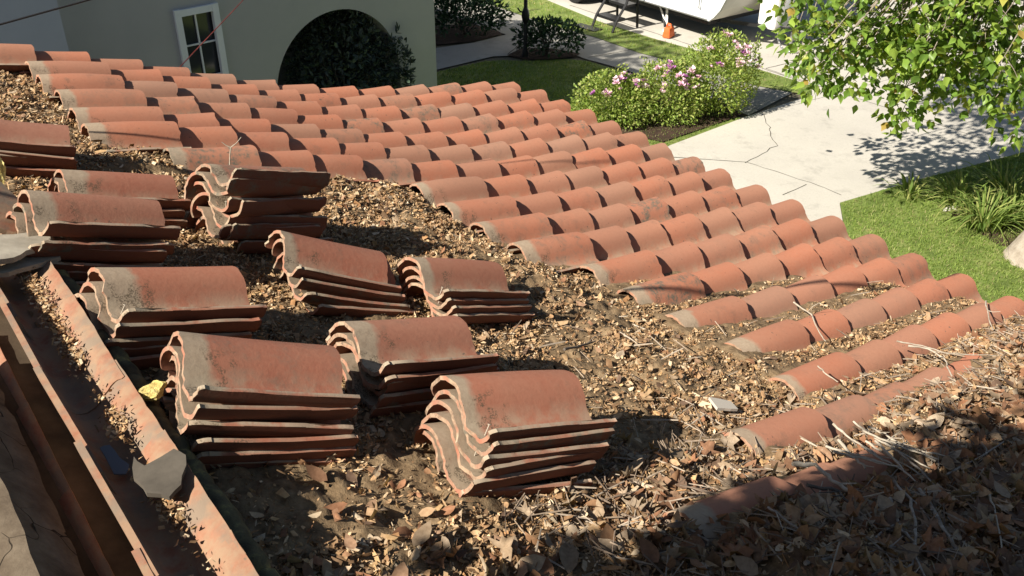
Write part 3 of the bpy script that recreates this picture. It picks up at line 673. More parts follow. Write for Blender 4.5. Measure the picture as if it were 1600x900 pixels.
slab('clay_shard', [tuple(roof(15.05, 8.0, -.055)), tuple(roof(15.2, 7.75, -.06)), tuple(roof(15.38, 7.8, -.06)), tuple(roof(15.3, 8.1, -.06))], .01, mat('pale_chip', (.5, .45, .38), .9), 'pale flat chip near the half buried tile ends', 'tile shard', .003)

# ------------------------------------------------------------------ litter on the roof
JT = np.array([13.3] + [12.3] * 5 + [11.4, 7.5, 7.5, 7.6, 7.5, 6.7, 6.8, 6.9, 6.7, 6.6, 8.6, 10.4, 10.6, 10.6, 10.6, 10.6, 10.6, 10.6, 10.6, 10.6])
FILL0 = np.array([20] * 9 + [4.6, 4.2, 3.9, 2.2, .8, -.1, -.5, -.5, -.5, -.5, -.5, -.5, -.5, -.5, -.5, -.5, -.5], float)
px_, pz_ = np.array([a for a, b in PROF]), np.array([b for a, b in PROF])
def tile_h(i):
    f = (i + .35) % 1.0 - .35
    x = f * COL_W
    return np.maximum(np.interp(x, px_, pz_), np.interp(x - COL_W, px_, pz_, left=-1))
def litter_h(i, j):
    i = np.asarray(i, float); j = np.asarray(j, float)
    c = np.clip(np.floor(i + .35).astype(int), 0, 25); ch = np.clip(np.floor(i).astype(int), 0, 25)
    jt = JT[c]
    n = vnoise(i * 1.7, j * 1.9, 1) * .6 + vnoise(i * 5.1, j * 5.3, 2) * .3 + vnoise(i * 13, j * 13, 3) * .12
    bare = -.150 + .030 * n + .045 * np.exp(-((j - jt - .6) / .9) ** 2) * (.35 + n) * (i > 5.5)
    bare = bare + .020 * np.exp(-((i - 11.3) / 1.6) ** 2 - ((j - 8.6) / 1.2) ** 2) - .02 * np.exp(-((i - 13.3) / 1.6) ** 2 - ((j - 9.6) / 1.0) ** 2)
    bare = bare + .028 * np.exp(-((i - 6.6) / 2.) ** 2 - ((j - 9.0) / 1.2) ** 2)
    fluff = .026 * (vnoise(i * 6.3, j * 6.9, 11) - .5) + .016 * (vnoise(i * 14, j * 15, 12) - .5)
    bare = bare + fluff * np.where(i > 5.5, 1.0, .6)
    fill = -.118 + .052 * smoothstep((i - 9.5) / 4.5) + .035 * (n - .5)
    fill = np.where(j < FILL0[ch] + .5 * (vnoise(i * 0 + ch * 3.3, j * 1.1, 7) - .5), -.20, fill)
    fill = fill - .05 * smoothstep((FILL0[ch] + 1.0 - j) / 1.0)
    s0 = 16.75 - 1.25 * smoothstep((7.9 - j) / 2.6)
    deep = smoothstep((i - s0) / 1.3) * smoothstep((11.6 - j) / 1.3)
    far = smoothstep((i - 15.2) / 1.0) * smoothstep((4.6 - j) / 2.6)
    fill = fill + np.maximum(deep, far) * (.085 + .03 * n)
    t = smoothstep((j - jt + .45) / .5)
    h = fill * (1 - t) + bare * t
    h = np.where((i > 17.6), np.maximum(h, (-.035 + .07 * n) * smoothstep((11.2 - j) / 1.2) + -.12 * (1 - smoothstep((11.2 - j) / 1.2))), h)
    return h
gi = np.arange(-.3, 23.0, .05); gj = np.arange(-.05, 14.62, .05)
II, JJ = np.meshgrid(gi, gj, indexing='ij'); HH = litter_h(II, JJ)
V = roof_np(II, JJ, HH).reshape(-1, 3); nj = len(gj)
idx = np.arange(len(gi) * nj).reshape(len(gi), nj)
ok = (HH > -.165)
qa = np.stack([idx[:-1, :-1], idx[1:, :-1], idx[1:, 1:], idx[:-1, 1:]], -1)
keep = ok[:-1, :-1] & ok[1:, :-1] & ok[1:, 1:] & ok[:-1, 1:]
me = bpy.data.meshes.new('roof_dirt'); me.from_pydata(V.tolist(), [], qa[keep].tolist()); me.shade_smooth()
tag(link_mesh('roof_dirt', me, M_DIRT), kind='stuff')

def leaf_proto(outline, curl=.25, fold=.15):
    v = [(0, 0, 0)] + [(x, y, curl * (y * y) + fold * abs(x) - .03) for x, y in outline]
    n = len(outline); return np.array(v, float), [(0, k + 1, (k + 1) % n + 1) for k in range(n)]
def maple(rg, curl, fold):
    base = [(0, -.5), (.14, -.32), (.42, -.38), (.30, -.16), (.52, .02), (.30, .08), (.36, .32), (.14, .22), (0, .55)]
    o = base + [(-x, y) for x, y in base[-2:0:-1]]
    o = [(x * rg.uniform(.8, 1.15), y * rg.uniform(.85, 1.12)) for x, y in o]
    v, f = leaf_proto(o, curl, fold)
    v[:, 2] += rg.normal(0, .10, len(v)); v[:, :2] += rg.normal(0, .04, (len(v), 2)); return v, f
chip = [(np.array([(-.5, -.3, .05), (.1, -.42, 0), (.5, -.05, .12), (.25, .4, -.05), (-.35, .32, .1)], float), [(0, 1, 2), (0, 2, 3), (0, 3, 4)]),
        (np.array([(-.5, -.12, 0), (0, -.2, .16), (.5, -.08, 0), (.45, .15, -.05), (0, .22, .12), (-.48, .12, .02)], float), [(0, 1, 4, 5), (1, 2, 3, 4)]),
        (np.array([(-.3, -.3, 0), (.35, -.25, .1), (.3, .3, 0), (-.3, .32, .16), (0, 0, .3)], float), [(0, 1, 4), (1, 2, 4), (2, 3, 4), (3, 0, 4)]),
        (np.array([(-.9, -.05, 0), (.9, -.04, .05), (.9, .05, .05), (-.9, .05, 0), (0, .0, .14)], float), [(0, 1, 4), (1, 2, 4), (2, 3, 4), (3, 0, 4)])]
curlleaf = [leaf_proto([(0, -.5), (.2, -.3), (.27, 0), (.18, .3), (0, .55), (-.18, .28), (-.26, 0), (-.19, -.3)], c, f) for c, f in ((.5, .3), (.9, .5), (-.4, .45), (.3, -.5))]
rgp = np.random.default_rng(8)
maples = [maple(rgp, c, f) for c, f in ((.5, .3), (.9, .4), (-.6, .5), (.3, .8), (.7, -.5), (.2, .2))]
TAN = np.array([(.42, .295, .175), (.34, .225, .13), (.50, .385, .255), (.24, .15, .085), (.15, .095, .055), (.44, .30, .16), (.57, .47, .34), (.30, .19, .105), (.36, .205, .10)])
TAN = TAN * np.array([1.2, 1.16, 1.10])
TANP = np.array([.17, .17, .12, .14, .10, .11, .07, .07, .05])
RUS = np.array([(.32, .165, .092), (.37, .21, .115), (.25, .135, .078), (.44, .29, .17), (.32, .20, .125), (.17, .11, .075), (.48, .38, .27), (.33, .165, .09), (.40, .31, .22), (.34, .25, .165)])
def place(n, i0, i1, j0, j1, dens=None, lift=(0, .008)):
    i = rng.uniform(i0, i1, n); j = rng.uniform(j0, j1, n)
    h = litter_h(i, j); th = np.where(j < JT[np.clip(np.floor(i + .35).astype(int), 0, 25)] - .25, tile_h(i) - .012 * ((j % 1.0)), -1)
    ok = (h > th + .001) & (h > -.165)
    # nothing inside the footprint of the tile ends / tile crests
    if dens is not None: ok &= rng.uniform(0, 1, n) < dens(i, j)
    i, j, h = i[ok], j[ok], h[ok]
    return roof_np(i, j, h + rng.uniform(*lift, len(i))), i, j
def soil(i, j): return 1 - .75 * smoothstep((vnoise(i * 1.1 + 3, j * .9 + 7, 33) - .5) / .18) * (i > 11) * (i < 16)
def clumpy(i, j): return soil(i, j) * (smoothstep((vnoise(i * 2.3, j * 2.6, 21) - .22) / .35) * .8 + .2)
def tints(n, pal, prob=None, v=.22):
    c = pal[rng.choice(len(pal), n, p=prob)]; return c * rng.uniform(1 - v, 1 + v, (n, 1))
for k in range(3):      # crumbs are longer than wide and curled
    chip[k][0][:, 0] *= 1.3; chip[k][0][:, 1] *= .8; chip[k][0][:, 2] += .35 * chip[k][0][:, 0] ** 2
# fine crumbs
P1, i_, j_ = place(560000, -.3, 20.5, -.05, 14.1, clumpy)
n = len(P1); bigger = np.where(i_ < 9, 1.15, 1.0)
scatter('leaf_crumbs', chip + curlleaf, P1 + rng.normal(0, .002, (n, 3)), rand_rots(n, 1.05), np.minimum(.0055 + rng.exponential(.0052, n), .024) * bigger, tints(n, TAN, TANP), rng.choice(8, n, p=[.18, .22, .14, .18, .07, .07, .07, .07]), M_LITTER, kind='stuff')
# broken leaves
def mid(i, j): return np.clip(.25 + .75 * smoothstep((i - 13.6) / 2.5) + .5 * np.exp(-((j - JT[np.clip(np.floor(i + .35).astype(int), 0, 25)] - 1.0) / 1.0) ** 2), 0, 1) * clumpy(i, j)
P2, i_, j_ = place(46000, -.3, 21.0, -.05, 14.0, mid, (.002, .016))
n = len(P2)
scatter('leaf_litter', chip[:3] + curlleaf, P2, rand_rots(n, 1.0), rng.uniform(.016, .040, n), np.where(rng.uniform(0, 1, (n, 1)) < .66, tints(n, TAN, TANP), tints(n, RUS)), rng.choice(7, n), M_BIGLEAF, kind='stuff')
# whole curled leaves, thick in the near right corner
def big(i, j): return smoothstep((i - 15.3) / 1.8) * (.35 + .65 * smoothstep((11.5 - j) / 1.5)) + .10 * smoothstep((i - 14.6) / 1.)
P3, i_, j_ = place(7000, 13, 21.5, -.05, 13.9, big, (.004, .03))
n = len(P3)
scatter('dead_leaves', maples[:3] + curlleaf * 2, P3, rand_rots(n, .95), rng.uniform(.03, .075, n) * np.where(i_ > 16.8, 1.35, 1.0), tints(n, RUS, None, .25), rng.choice(11, n), M_BIGLEAF, kind='stuff')
# thin twiglets in the deep litter
P4, i_, j_ = place(5600, 12.5, 21.0, 0, 12, lambda i, j: .1 + .9 * smoothstep((i - 14.8) / 1.5), (.004, .03))
n = len(P4); stick = (np.array([(-1, -.035, 0), (1, -.025, .03), (1, .025, .03), (-1, .035, 0), (-1, 0, .06), (1, 0, .07), (.1, 0, .12)], float), [(0, 1, 6, 4), (2, 3, 4, 6), (1, 5, 6), (2, 6, 5)])
scatter('fine_twigs', [stick], P4, rand_rots(n, .28), rng.uniform(.02, .06, n), tints(n, np.array([(.30, .235, .175), (.19, .145, .11), (.42, .35, .275)])), np.zeros(n, int), M_LITTER, kind='stuff')
# leaf bits gathered in the upturned ridge tiles
n = 2600; i = rng.uniform(10.9, 17.8, n); a = rng.uniform(0, 1, n); s = .066 + .028 * a + .010 * rng.normal(0, 1, n)
keep = rng.uniform(0, 1, n) < .12 + .88 * smoothstep((vnoise(i * 2.4, i * 0, 31) - .45) / .2); i, s = i[keep], s[keep]; n = len(i)
zz = np.interp(s, [a for a, b in CAP], [b for a, b in CAP])
P5 = roof_np(i, 14.22 + s / ROW, zz + .006 + rng.uniform(0, .012, n))
scatter('leaf_crumbs', chip[:3], P5, rand_rots(n, .9), rng.uniform(.004, .016, n), tints(n, TAN, TANP), rng.choice(3, n), M_LITTER, kind='stuff')

# larger twigs lying in the litter
TWL = {'T1': ('thick bleached branch lying across the lowest tile line', 'p'), 'T2': ('curved grey twig bent downward in the shaded leaves', 'b'), 'T3': ('forking grey twig crossing the curved one in shade', 'b'),
       'T4': ('long knotty twig running to the bottom frame edge', 'b'), 'T5': ('grey twig lying level at the bottom right, ending in the leaves', 'b'), 'T6': ('short bent twig above the level one', 'b'),
       'T7': ('thin upright straw coloured twig near the right frame edge', 'p'), 'T8': ('small forked twig beside the lowest tile', 'b'), 'T9': ('pale stick leaning on the half buried tile', 'p'),
       'T10': ('pale stick in the sunlit bundle above the shade', 'p'), 'T11': ('dark stick across the shaded tile', 'd'), 'T12': ('grey stick left of the lowest tile', 'b'), 'T13': ('long pale stick on the bare dirt below the tile ends', 'p'),
       'T14': ('short dark charred stick on the bare dirt', 'd'), 'T16': ('pale curved stick draped over a tile joint', 'p'), 'T17': ('thin pale stick on the side of a tile', 'p'), 'T18': ('pale branch end among sunlit leaves', 'p'),
       'T19': ('long thin stick lying over sunlit leaves at right', 'p'), 'T20': ('brown twig at the edge of the shade', 'b'), 'T21': ('grey twig pointing up right along the shade edge', 'b'), 'T22': ('short twig standing up by the eave end tile', 'p')}
MB = {'p': M_PALEWOOD, 'b': M_BARK, 'd': M_DARKWOOD}
def twig_mesh(bm, pts, r, forks=2, seed=1):
    rr = random.Random(seed); Q = []
    P = [Vector(p) for p in pts]
    for a, b in zip(P, P[1:]):
        for t in range(4): Q.append(a.lerp(b, t / 4) + Vector([rr.gauss(0, r * .35) for _ in range(3)]))
    Q.append(P[-1]); n = len(Q)
    add_tube(bm, Q, [r * (1 - .5 * k / n) * rr.uniform(.85, 1.25) for k in range(n)], 7)
    for f in range(forks):
        k = rr.randrange(2, n - 2); d = (Q[k + 1] - Q[k]).normalized(); s = Vector([rr.gauss(0, 1) for _ in range(3)]); s.z = abs(s.z) * .7
        d = (d + s.normalized() * .9).normalized(); L = rr.uniform(.03, .09)
        add_tube(bm, [Q[k], Q[k] + d * L * .5 + Vector((0, 0, .004)), Q[k] + d * L + Vector((rr.gauss(0, .01), rr.gauss(0, .01), .008))], [r * .5, r * .4, r * .22], 5)
for q, (k, (pts, r)) in enumerate(TWIGS.items()):
    bm = bmesh.new(); twig_mesh(bm, pts, r * .8, 2 if len(pts) > 3 else 1, q)
    tag(obj('twig', bm, MB[TWL[k][1]], smooth=60), TWL[k][0], 'twig', 'twigs in the roof litter')
rr = random.Random(5)
for q in range(10):        # the bundle of pale sticks at the edge of the shade
    a = roof(16.6 + rr.uniform(-.2, .3), 7.6 + rr.uniform(-.6, .6), .03 + .012 * (q % 4)); d = (EV * rr.uniform(.7, 1) - EU * rr.uniform(-.1, .5)).normalized()
    bm = bmesh.new(); twig_mesh(bm, [a, a + d * .08 + Vector((0, 0, -.004)), a + d * rr.uniform(.14, .24)], .0042, 1, q + 50)
    tag(obj('twig', bm, M_PALEWOOD, smooth=60), 'pale dry stick in the bundle at the edge of the shade', 'twig', 'pale sticks in the bundle')
b0 = Vector((-1.256, 3.856, 3.50)); bm = bmesh.new()
add_tube(bm, [b0, b0 + Vector((.008, .0, .05)), b0 + Vector((.016, .004, .085))], [.0035, .003, .003], 6)
t = b0 + Vector((.016, .004, .085)); add_tube(bm, [t, t + Vector((.03, .0, .022)), t + Vector((.05, .01, .045))], [.0028, .0024, .0015], 6); add_tube(bm, [t, t + Vector((-.02, 0, .01)), t + Vector((-.036, 0, .026))], [.0026, .002, .0014], 6)
tag(obj('twig', bm, M_PALEWOOD, smooth=60), 'forked white twig standing upright behind the tall back stack', 'twig')

# ------------------------------------------------------------------ neighbouring house: stucco wall with window and arched porch
NC = Vector((-1.079, 13.0, 0))
WU = Vector((-math.cos(R(43)), -math.sin(R(43)), 0)); WV = Vector((math.sin(R(43)), -math.cos(R(43)), 0))
def wp(s, z, o=0.0): return NC + WU * s + WV * o + Vector((0, 0, z))
nb = thing('neighbour_house', wp(2.5, 0), 'grey stucco house with an arched porch and a narrow white window', 'house')
def quad(bm, *p): bm.faces.new([bm.verts.new(q) for q in p])
bm = bmesh.new(); AC, AR, AZ = 1.588, .95, 1.12; TOPZ = 3.7; TH = .32
N = 36; arc = [(AC + AR * math.cos(a), AZ + AR * math.sin(a)) for a in np.linspace(0, math.pi, N)]
W0, W1, WZ0, WZ1 = 3.18, 3.65, 1.22, 2.40
for o, fl in ((0.0, 1), (-TH, -1)):
    rects = [(0, AC - AR, 0, TOPZ), (AC + AR, W0, 0, TOPZ), (W1, 9.5, 0, TOPZ), (W0, W1, 0, WZ0), (W0, W1, WZ1, TOPZ)]
    for s0, s1, z0, z1 in rects: quad(bm, wp(s0, z0, o), wp(s1, z0, o), wp(s1, z1, o), wp(s0, z1, o))
    for (sa, za), (sb, zb) in zip(arc, arc[1:]): quad(bm, wp(sa, za, o), wp(sb, zb, o), wp(sb, TOPZ, o), wp(sa, TOPZ, o))
for (sa, za), (sb, zb) in zip(arc, arc[1:]): quad(bm, wp(sa, za, 0), wp(sb, zb, 0), wp(sb, zb, -TH), wp(sa, za, -TH))
for s in (AC - AR, AC + AR): quad(bm, wp(s, 0, 0), wp(s, AZ, 0), wp(s, AZ, -TH), wp(s, 0, -TH))
for s, z0, z1 in ((W0, WZ0, WZ1), (W1, WZ0, WZ1)): quad(bm, wp(s, z0, 0), wp(s, z1, 0), wp(s, z1, -TH), wp(s, z0, -TH))
for z in (WZ0, WZ1): quad(bm, wp(W0, z, 0), wp(W1, z, 0), wp(W1, z, -TH), wp(W0, z, -TH))
quad(bm, wp(0, 0, 0), wp(0, TOPZ, 0), wp(0, TOPZ, -6), wp(0, 0, -6)); quad(bm, wp(9.5, 0, 0), wp(9.5, TOPZ, 0), wp(9.5, TOPZ, -6), wp(9.5, 0, -6))
quad(bm, wp(0, 0, -6), wp(0, TOPZ, -6), wp(9.5, TOPZ, -6), wp(9.5, 0, -6))
bmesh.ops.remove_doubles(bm, verts=bm.verts, dist=.001)
obj('wall', bm, M_STUCCO, nb)
bm = bmesh.new(); quad(bm, wp(0, TOPZ, 0), wp(9.5, TOPZ, 0), wp(9.5, TOPZ, -6), wp(0, TOPZ, -6)); obj('roof', bm, M_STUCCO, nb)
bm = bmesh.new()
quad(bm, wp(.2, 0, -2.2), wp(2.9, 0, -2.2), wp(2.9, 2.6, -2.2), wp(.2, 2.6, -2.2)); quad(bm, wp(.2, 2.6, -TH), wp(2.9, 2.6, -TH), wp(2.9, 2.6, -2.2), wp(.2, 2.6, -2.2))
quad(bm, wp(.2, 0, -TH), wp(.2, 2.6, -TH), wp(.2, 2.6, -2.2), wp(.2, 0, -2.2)); quad(bm, wp(2.9, 0, -TH), wp(2.9, 2.6, -TH), wp(2.9, 2.6, -2.2), wp(2.9, 0, -2.2))
obj('porch', bm, M_STUCCO, nb)
# window: frame, sash bars, panes
win_c = wp((W0 + W1) / 2, (WZ0 + WZ1) / 2, 0)
Rw = Matrix((WU, WV, Vector((0, 0, 1)))).transposed()
def wbox(bm, s, z, o, ds, dz, do): 
    c = wp(s, z, o)
    vs = add_box(bm, 0, 0, 0, ds, do, dz, Rw); bmesh.ops.translate(bm, vec=c, verts=vs)
bm = bmesh.new(); FW = .075
wbox(bm, W0 + FW / 2 - .03, (WZ0 + WZ1) / 2, .01, FW, WZ1 - WZ0 + .07, .06); wbox(bm, W1 - FW / 2 + .03, (WZ0 + WZ1) / 2, .01, FW, WZ1 - WZ0 + .07, .06)
wbox(bm, (W0 + W1) / 2, WZ1 - FW / 2 + .03, .008, W1 - W0 - .09, FW, .055); wbox(bm, (W0 + W1) / 2, WZ0 + FW / 2 - .03, .008, W1 - W0 - .09, FW, .055)
wf = obj('window', bm, M_FRAME, nb)
bm = bmesh.new()
wbox(bm, (W0 + W1) / 2, (WZ0 + WZ1) / 2, -.035, .018, WZ1 - WZ0, .02)
for k in (1, 2): wbox(bm, (W0 + W1) / 2, WZ0 + (WZ1 - WZ0) * k / 3, -.034, W1 - W0, .018, .018)
obj('muntin', bm, M_FRAME, wf)
bm = bmesh.new(); wbox(bm, (W0 + W1) / 2, (WZ0 + WZ1) / 2, -.06, W1 - W0, WZ1 - WZ0, .008); obj('pane', bm, M_GLASS, wf)
bm = bmesh.new(); wbox(bm, W0 + .09, (WZ0 + WZ1) / 2, -.12, .13, WZ1 - WZ0 - .02, .02); obj('curtain', bm, mat('dark_curtain', (.03, .02, .022), .9), wf)
# lighter wing nearer to the camera at the far left
bm = bmesh.new(); e = Vector((-4.455, 9.3, 0))
pts = [e, e + WU * 5, e + WU * 5 - WV * .25, e - WV * .25]
lo = [bm.verts.new(p) for p in pts]; hi = [bm.verts.new(p + Vector((0, 0, 4.0))) for p in pts]
for k in range(4): bm.faces.new((lo[k], lo[(k + 1) % 4], hi[(k + 1) % 4], hi[k]))
bm.faces.new(hi); obj('side_wing', bm, M_STUCCO2, nb)

# cables
def cable(name, a, b, sag, r, m, lab):
    a, b = Vector(a), Vector(b); bm = bmesh.new()
    add_tube(bm, [a.lerp(b, t) - Vector((0, 0, sag * 4 * t * (1 - t))) for t in np.linspace(0, 1, 25)], r, 6)
    tag(obj(name, bm, m, smooth=60), lab, 'cable')
d = Vector((.32, .17, .06))
cable('overhead_cable', Vector((-2.09, 3.84, 4.13)) - d * 4, Vector((-1.77, 4.01, 4.19)) + d * 9, .0, .0045, M_BLACK, 'thin black cable crossing the wall at the upper left')
cable('overhead_cable', (-2.165, 5.90, 3.26), (-2.47, 9.45, 3.0), .0, .004, mat('red_wire', (.22, .03, .02), .6), 'thin red wire rising in front of the white window')
bm = bmesh.new()
ts = -ldir
sh = [Vector((-2.3, 2.72, 3.75)), Vector((-.83, 3.10, 3.56)), Vector((-.05, 3.33, 3.28)), Vector((.60, 3.56, 3.10)), Vector((1.67, 3.98, 2.87)), Vector((2.0, 4.09, 2.82))]
cp = [p + ts * 2.9 for p in sh]; cp = [cp[0] + Vector((-3, -1.2, .9))] + cp + [cp[-1] + Vector((1.5, .6, 1.2))]
sm = smooth_prof([tuple(p) for p in cp], 5)
add_tube(bm, [Vector(p) for p in sm], .0125, 6)
tag(obj('overhead_cable', bm, M_BLACK, smooth=60), 'thick cable overhead whose soft shadow crosses the tile rows', 'cable')

# ------------------------------------------------------------------ foliage builders
leafA = leaf_proto([(0, 0), (.2, .18), (.34, .42), (.2, .68), (0, 1.05), (-.2, .68), (-.34, .42), (-.2, .18)], -.12, .14)
leafB = leaf_proto([(0, 0), (.3, .16), (.42, .40), (.22, .62), (0, 1.0), (-.22, .62), (-.42, .40), (-.3, .16)], .15, -.18)
leafC = leaf_proto([(0, 0), (.22, .25), (.2, .7), (0, 1), (-.2, .7), (-.22, .25)], .2, .2)
leafD = leaf_proto([(0, 0), (.11, .3), (.10, .7), (0, 1), (-.10, .7), (-.11, .3)], .15, .1)
def leaves(name, pts, out, size, pal, m, parent=None, protos=(leafA, leafB), droop=.5, jit=.8, kind=None, prob=None):
    n = len(pts); d = out + rng.normal(0, jit, (n, 3)); d[:, 2] -= droop
    up = rng.normal(0, .5, (n, 3)) + np.array([0, 0, 1.0])
    return scatter(name, list(protos), pts, frames(d, up, n), rng.uniform(size[0], size[1], n), tints(n, pal, prob, .2), rng.integers(0, len(protos), n), m, parent, kind)
def ellipsoid(n, c, r, inner=.35, lumps=7, zmin=-1, seed=0):
    r2 = np.random.default_rng(seed); u = r2.normal(0, 1, (n * 2, 3)); u /= np.linalg.norm(u, axis=1)[:, None]; u = u[u[:, 2] > zmin][:n]
    k = r2.normal(0, 1, (lumps, 3)); k /= np.linalg.norm(k, axis=1)[:, None]
    bumpy = .78 + .34 * np.max(np.clip((u @ k.T - .55) / .45, 0, 1), axis=1)
    rad = (inner + (1 - inner) * r2.uniform(0, 1, len(u)) ** .45) * bumpy
    return np.array(c) + u * rad[:, None] * np.array(r), u
DARKG = np.array([(.020, .040, .016), (.028, .055, .022), (.035, .065, .028), (.016, .030, .013)])
def stems(bm, c, r, n, rad, seed):
    rr = random.Random(seed); c = Vector(c)
    for k in range(n):
        a = rr.uniform(0, 6.28); q = rr.uniform(.3, .9); e = c + Vector((r[0] * q * math.cos(a), r[1] * q * math.sin(a), r[2] * rr.uniform(.7, 1.1)))
        b = Vector((c.x + rr.uniform(-.06, .06), c.y + rr.uniform(-.06, .06), .02)); m_ = b.lerp(e, .5) + Vector((0, 0, .08))
        add_tube(bm, [b, m_, e], [rad, rad * .7, rad * .35], 5)

# bush filling the arch
root = wp(1.35, 0, -.25)
t = thing('arch_shrub', root, 'dark leafy shrub growing through the arched opening of the grey wall', 'shrub')
p1, u1 = ellipsoid(5200, tuple(wp(1.25, 1.0, -.35)), (.80, .70, .95), .45, 9, seed=2)
p2, u2 = ellipsoid(420, tuple(wp(.70, 1.0, .08)), (.22, .22, .62), .4, 6, seed=3)
BL = np.array([(.055, .080, .070), (.075, .10, .085), (.04, .055, .045), (.055, .085, .055)])
leaves('foliage', np.r_[p1, p2], np.r_[u1, u2], (.06, .11), BL, M_DARKLEAF, t, (leafC, leafD), .3)
bm = bmesh.new(); stems(bm, tuple(root), (.5, .5, 1.2), 9, .02, 4); obj('stem', bm, M_DARKWOOD, t)

# shrubs in the two mulch beds
for lab, c, r, n, sd in (('dark green shrub in the mulch bed beside the twin rods', (-.95, 18.0, .42), (.85, .62, .48), 2600, 5), ('low dark green shrub round the foot of the black lamp post', (.62, 16.78, .30), (.62, .36, .36), 1200, 6)):
    t = thing('garden_shrub', (c[0], c[1], .03), lab, 'shrub')
    p, u = ellipsoid(n, c, r, .25, 10, -.6, sd); k = p[:, 2] > .05
    leaves('foliage', p[k], u[k], (.06, .10), np.array([(.035, .075, .035), (.05, .10, .045), (.025, .05, .025)]), M_DARKLEAF, t, (leafA, leafC), -.2, .6)
    bm = bmesh.new(); stems(bm, (c[0], c[1], .1), (r[0], r[1], r[2] * 1.2), 8, .014, sd); obj('stem', bm, M_DARKWOOD, t)

# rose bushes
petal = [(np.array([(0, 0, 0), (.5, -.2, .25), (.62, .25, .4), (.2, .55, .3), (-.4, .5, .35), (-.6, 0, .35), (-.35, -.5, .3), (.2, -.55, .3), (0, 0, .35)], float), [(0, 1, 2), (0, 2, 3), (0, 3, 4), (0, 4, 5), (0, 5, 6), (0, 6, 7), (0, 7, 1), (8, 2, 1), (8, 4, 3), (8, 6, 5), (8, 1, 7)])]
def flower_mesh(seed):
    r = np.random.default_rng(seed); bm = bmesh.new()
    for k in range(11):
        a = k * 2.4; rad = .006 + .0026 * k; tilt = .25 + .07 * k
        d = Vector((math.cos(a), math.sin(a), 0)); s = Vector((-d.y, d.x, 0)); c = d * rad * .6; L = .022 + .0012 * k; w = .014
        e = d * (L * math.sin(tilt)) + Vector((0, 0, L * math.cos(tilt))); vs = [bm.verts.new(c + q) for q in (-s * w * .4, s * w * .4, s * w + e * .6, e + s * w * .3, e - s * w * .3, -s * w + e * .6)]
        bm.faces.new(vs)
    me = bpy.data.meshes.new('flower'); bm.to_mesh(me); bm.free(); return me
M_PINK = [mat('pink_petal', (.72, .44, .56), .6, .3), mat('pale_petal', (.76, .58, .62), .6, .3), mat('purple_petal', (.36, .12, .34), .6, .3)]
FL = []
for k, m in enumerate(M_PINK):
    me = flower_mesh(k); me.materials.append(m); FL.append(me)
ROSE = np.array([(.24, .34, .07), (.30, .40, .085), (.36, .44, .11), (.17, .25, .05), (.44, .47, .16)])
for lab, c, r, n, nf, sd in (('low left rose bush with a few pale pink flowers', (1.50, 13.38, .34), (.60, .46, .44), 5600, 12, 21), ('middle rose bush carrying clusters of pink flowers along its top', (2.30, 13.52, .40), (.60, .50, .50), 5800, 20, 22),
                             ('tallest rose bush, at the right, with leggy shoots above its crown', (3.12, 13.88, .56), (.60, .50, .66), 7200, 16, 23)):
    t = thing('rose_bush', (c[0], c[1], .03), lab, 'rose bush', 'rose bushes beside the driveway')
    p, u = ellipsoid(n, c, r, .2, 14, -.9, sd); rr = random.Random(sd)
    bm = bmesh.new(); stems(bm, (c[0], c[1], .05), r, 14, .008, sd); extra = []
    for k in range(13 if sd == 23 else 8):
        a = rr.uniform(0, 6.28); q = rr.uniform(.1, .85); b = Vector((c[0] + r[0] * q * math.cos(a), c[1] + r[1] * q * math.sin(a), c[2] + r[2] * .6)); L = rr.uniform(.15, .42 if sd == 23 else .28)
        e = b + Vector((rr.gauss(0, .07), rr.gauss(0, .07), L)); add_tube(bm, [b, b.lerp(e, .5), e], [.005, .004, .002], 5)
        extra += [tuple(b.lerp(e, rr.uniform(.1, 1)) + Vector((rr.gauss(0, .03), rr.gauss(0, .03), 0))) for _ in range(30)]
    p = np.r_[p, np.array(extra)]; u = np.r_[u, rng.normal(0, .5, (len(extra), 3))]; k = p[:, 2] > .06
    leaves('foliage', p[k], u[k], (.030, .062), ROSE, M_LEAF, t, (leafA, leafC), -.1, .7)
    obj('stem', bm, mat('rose_stem', (.07, .085, .03), .8), t)
    for q in range(nf):
        a = rr.uniform(-2.6, .4); z = rr.uniform(.35, 1.02); h = math.sqrt(max(0, 1 - z * z)) * rr.uniform(.8, 1.05)
        pos = Vector((c[0] + r[0] * h * math.cos(a), c[1] + r[1] * h * math.sin(a), c[2] + r[2] * z * 1.02))
        for _ in range(rr.choice([1, 1, 2, 3])):
            f = bpy.data.objects.new('flower', FL[rr.choices((0, 1, 2), (.45, .38, .17))[0]]); C.objects.link(f); f.parent = t
            f.location = pos - t.location + Vector((rr.gauss(0, .03), rr.gauss(0, .03), rr.gauss(0, .02))); f.rotation_euler = (rr.uniform(-.5, .9), rr.uniform(-.6, .6), rr.uniform(0, 6)); s = rr.uniform(.9, 1.7); f.scale = (s, s, s)

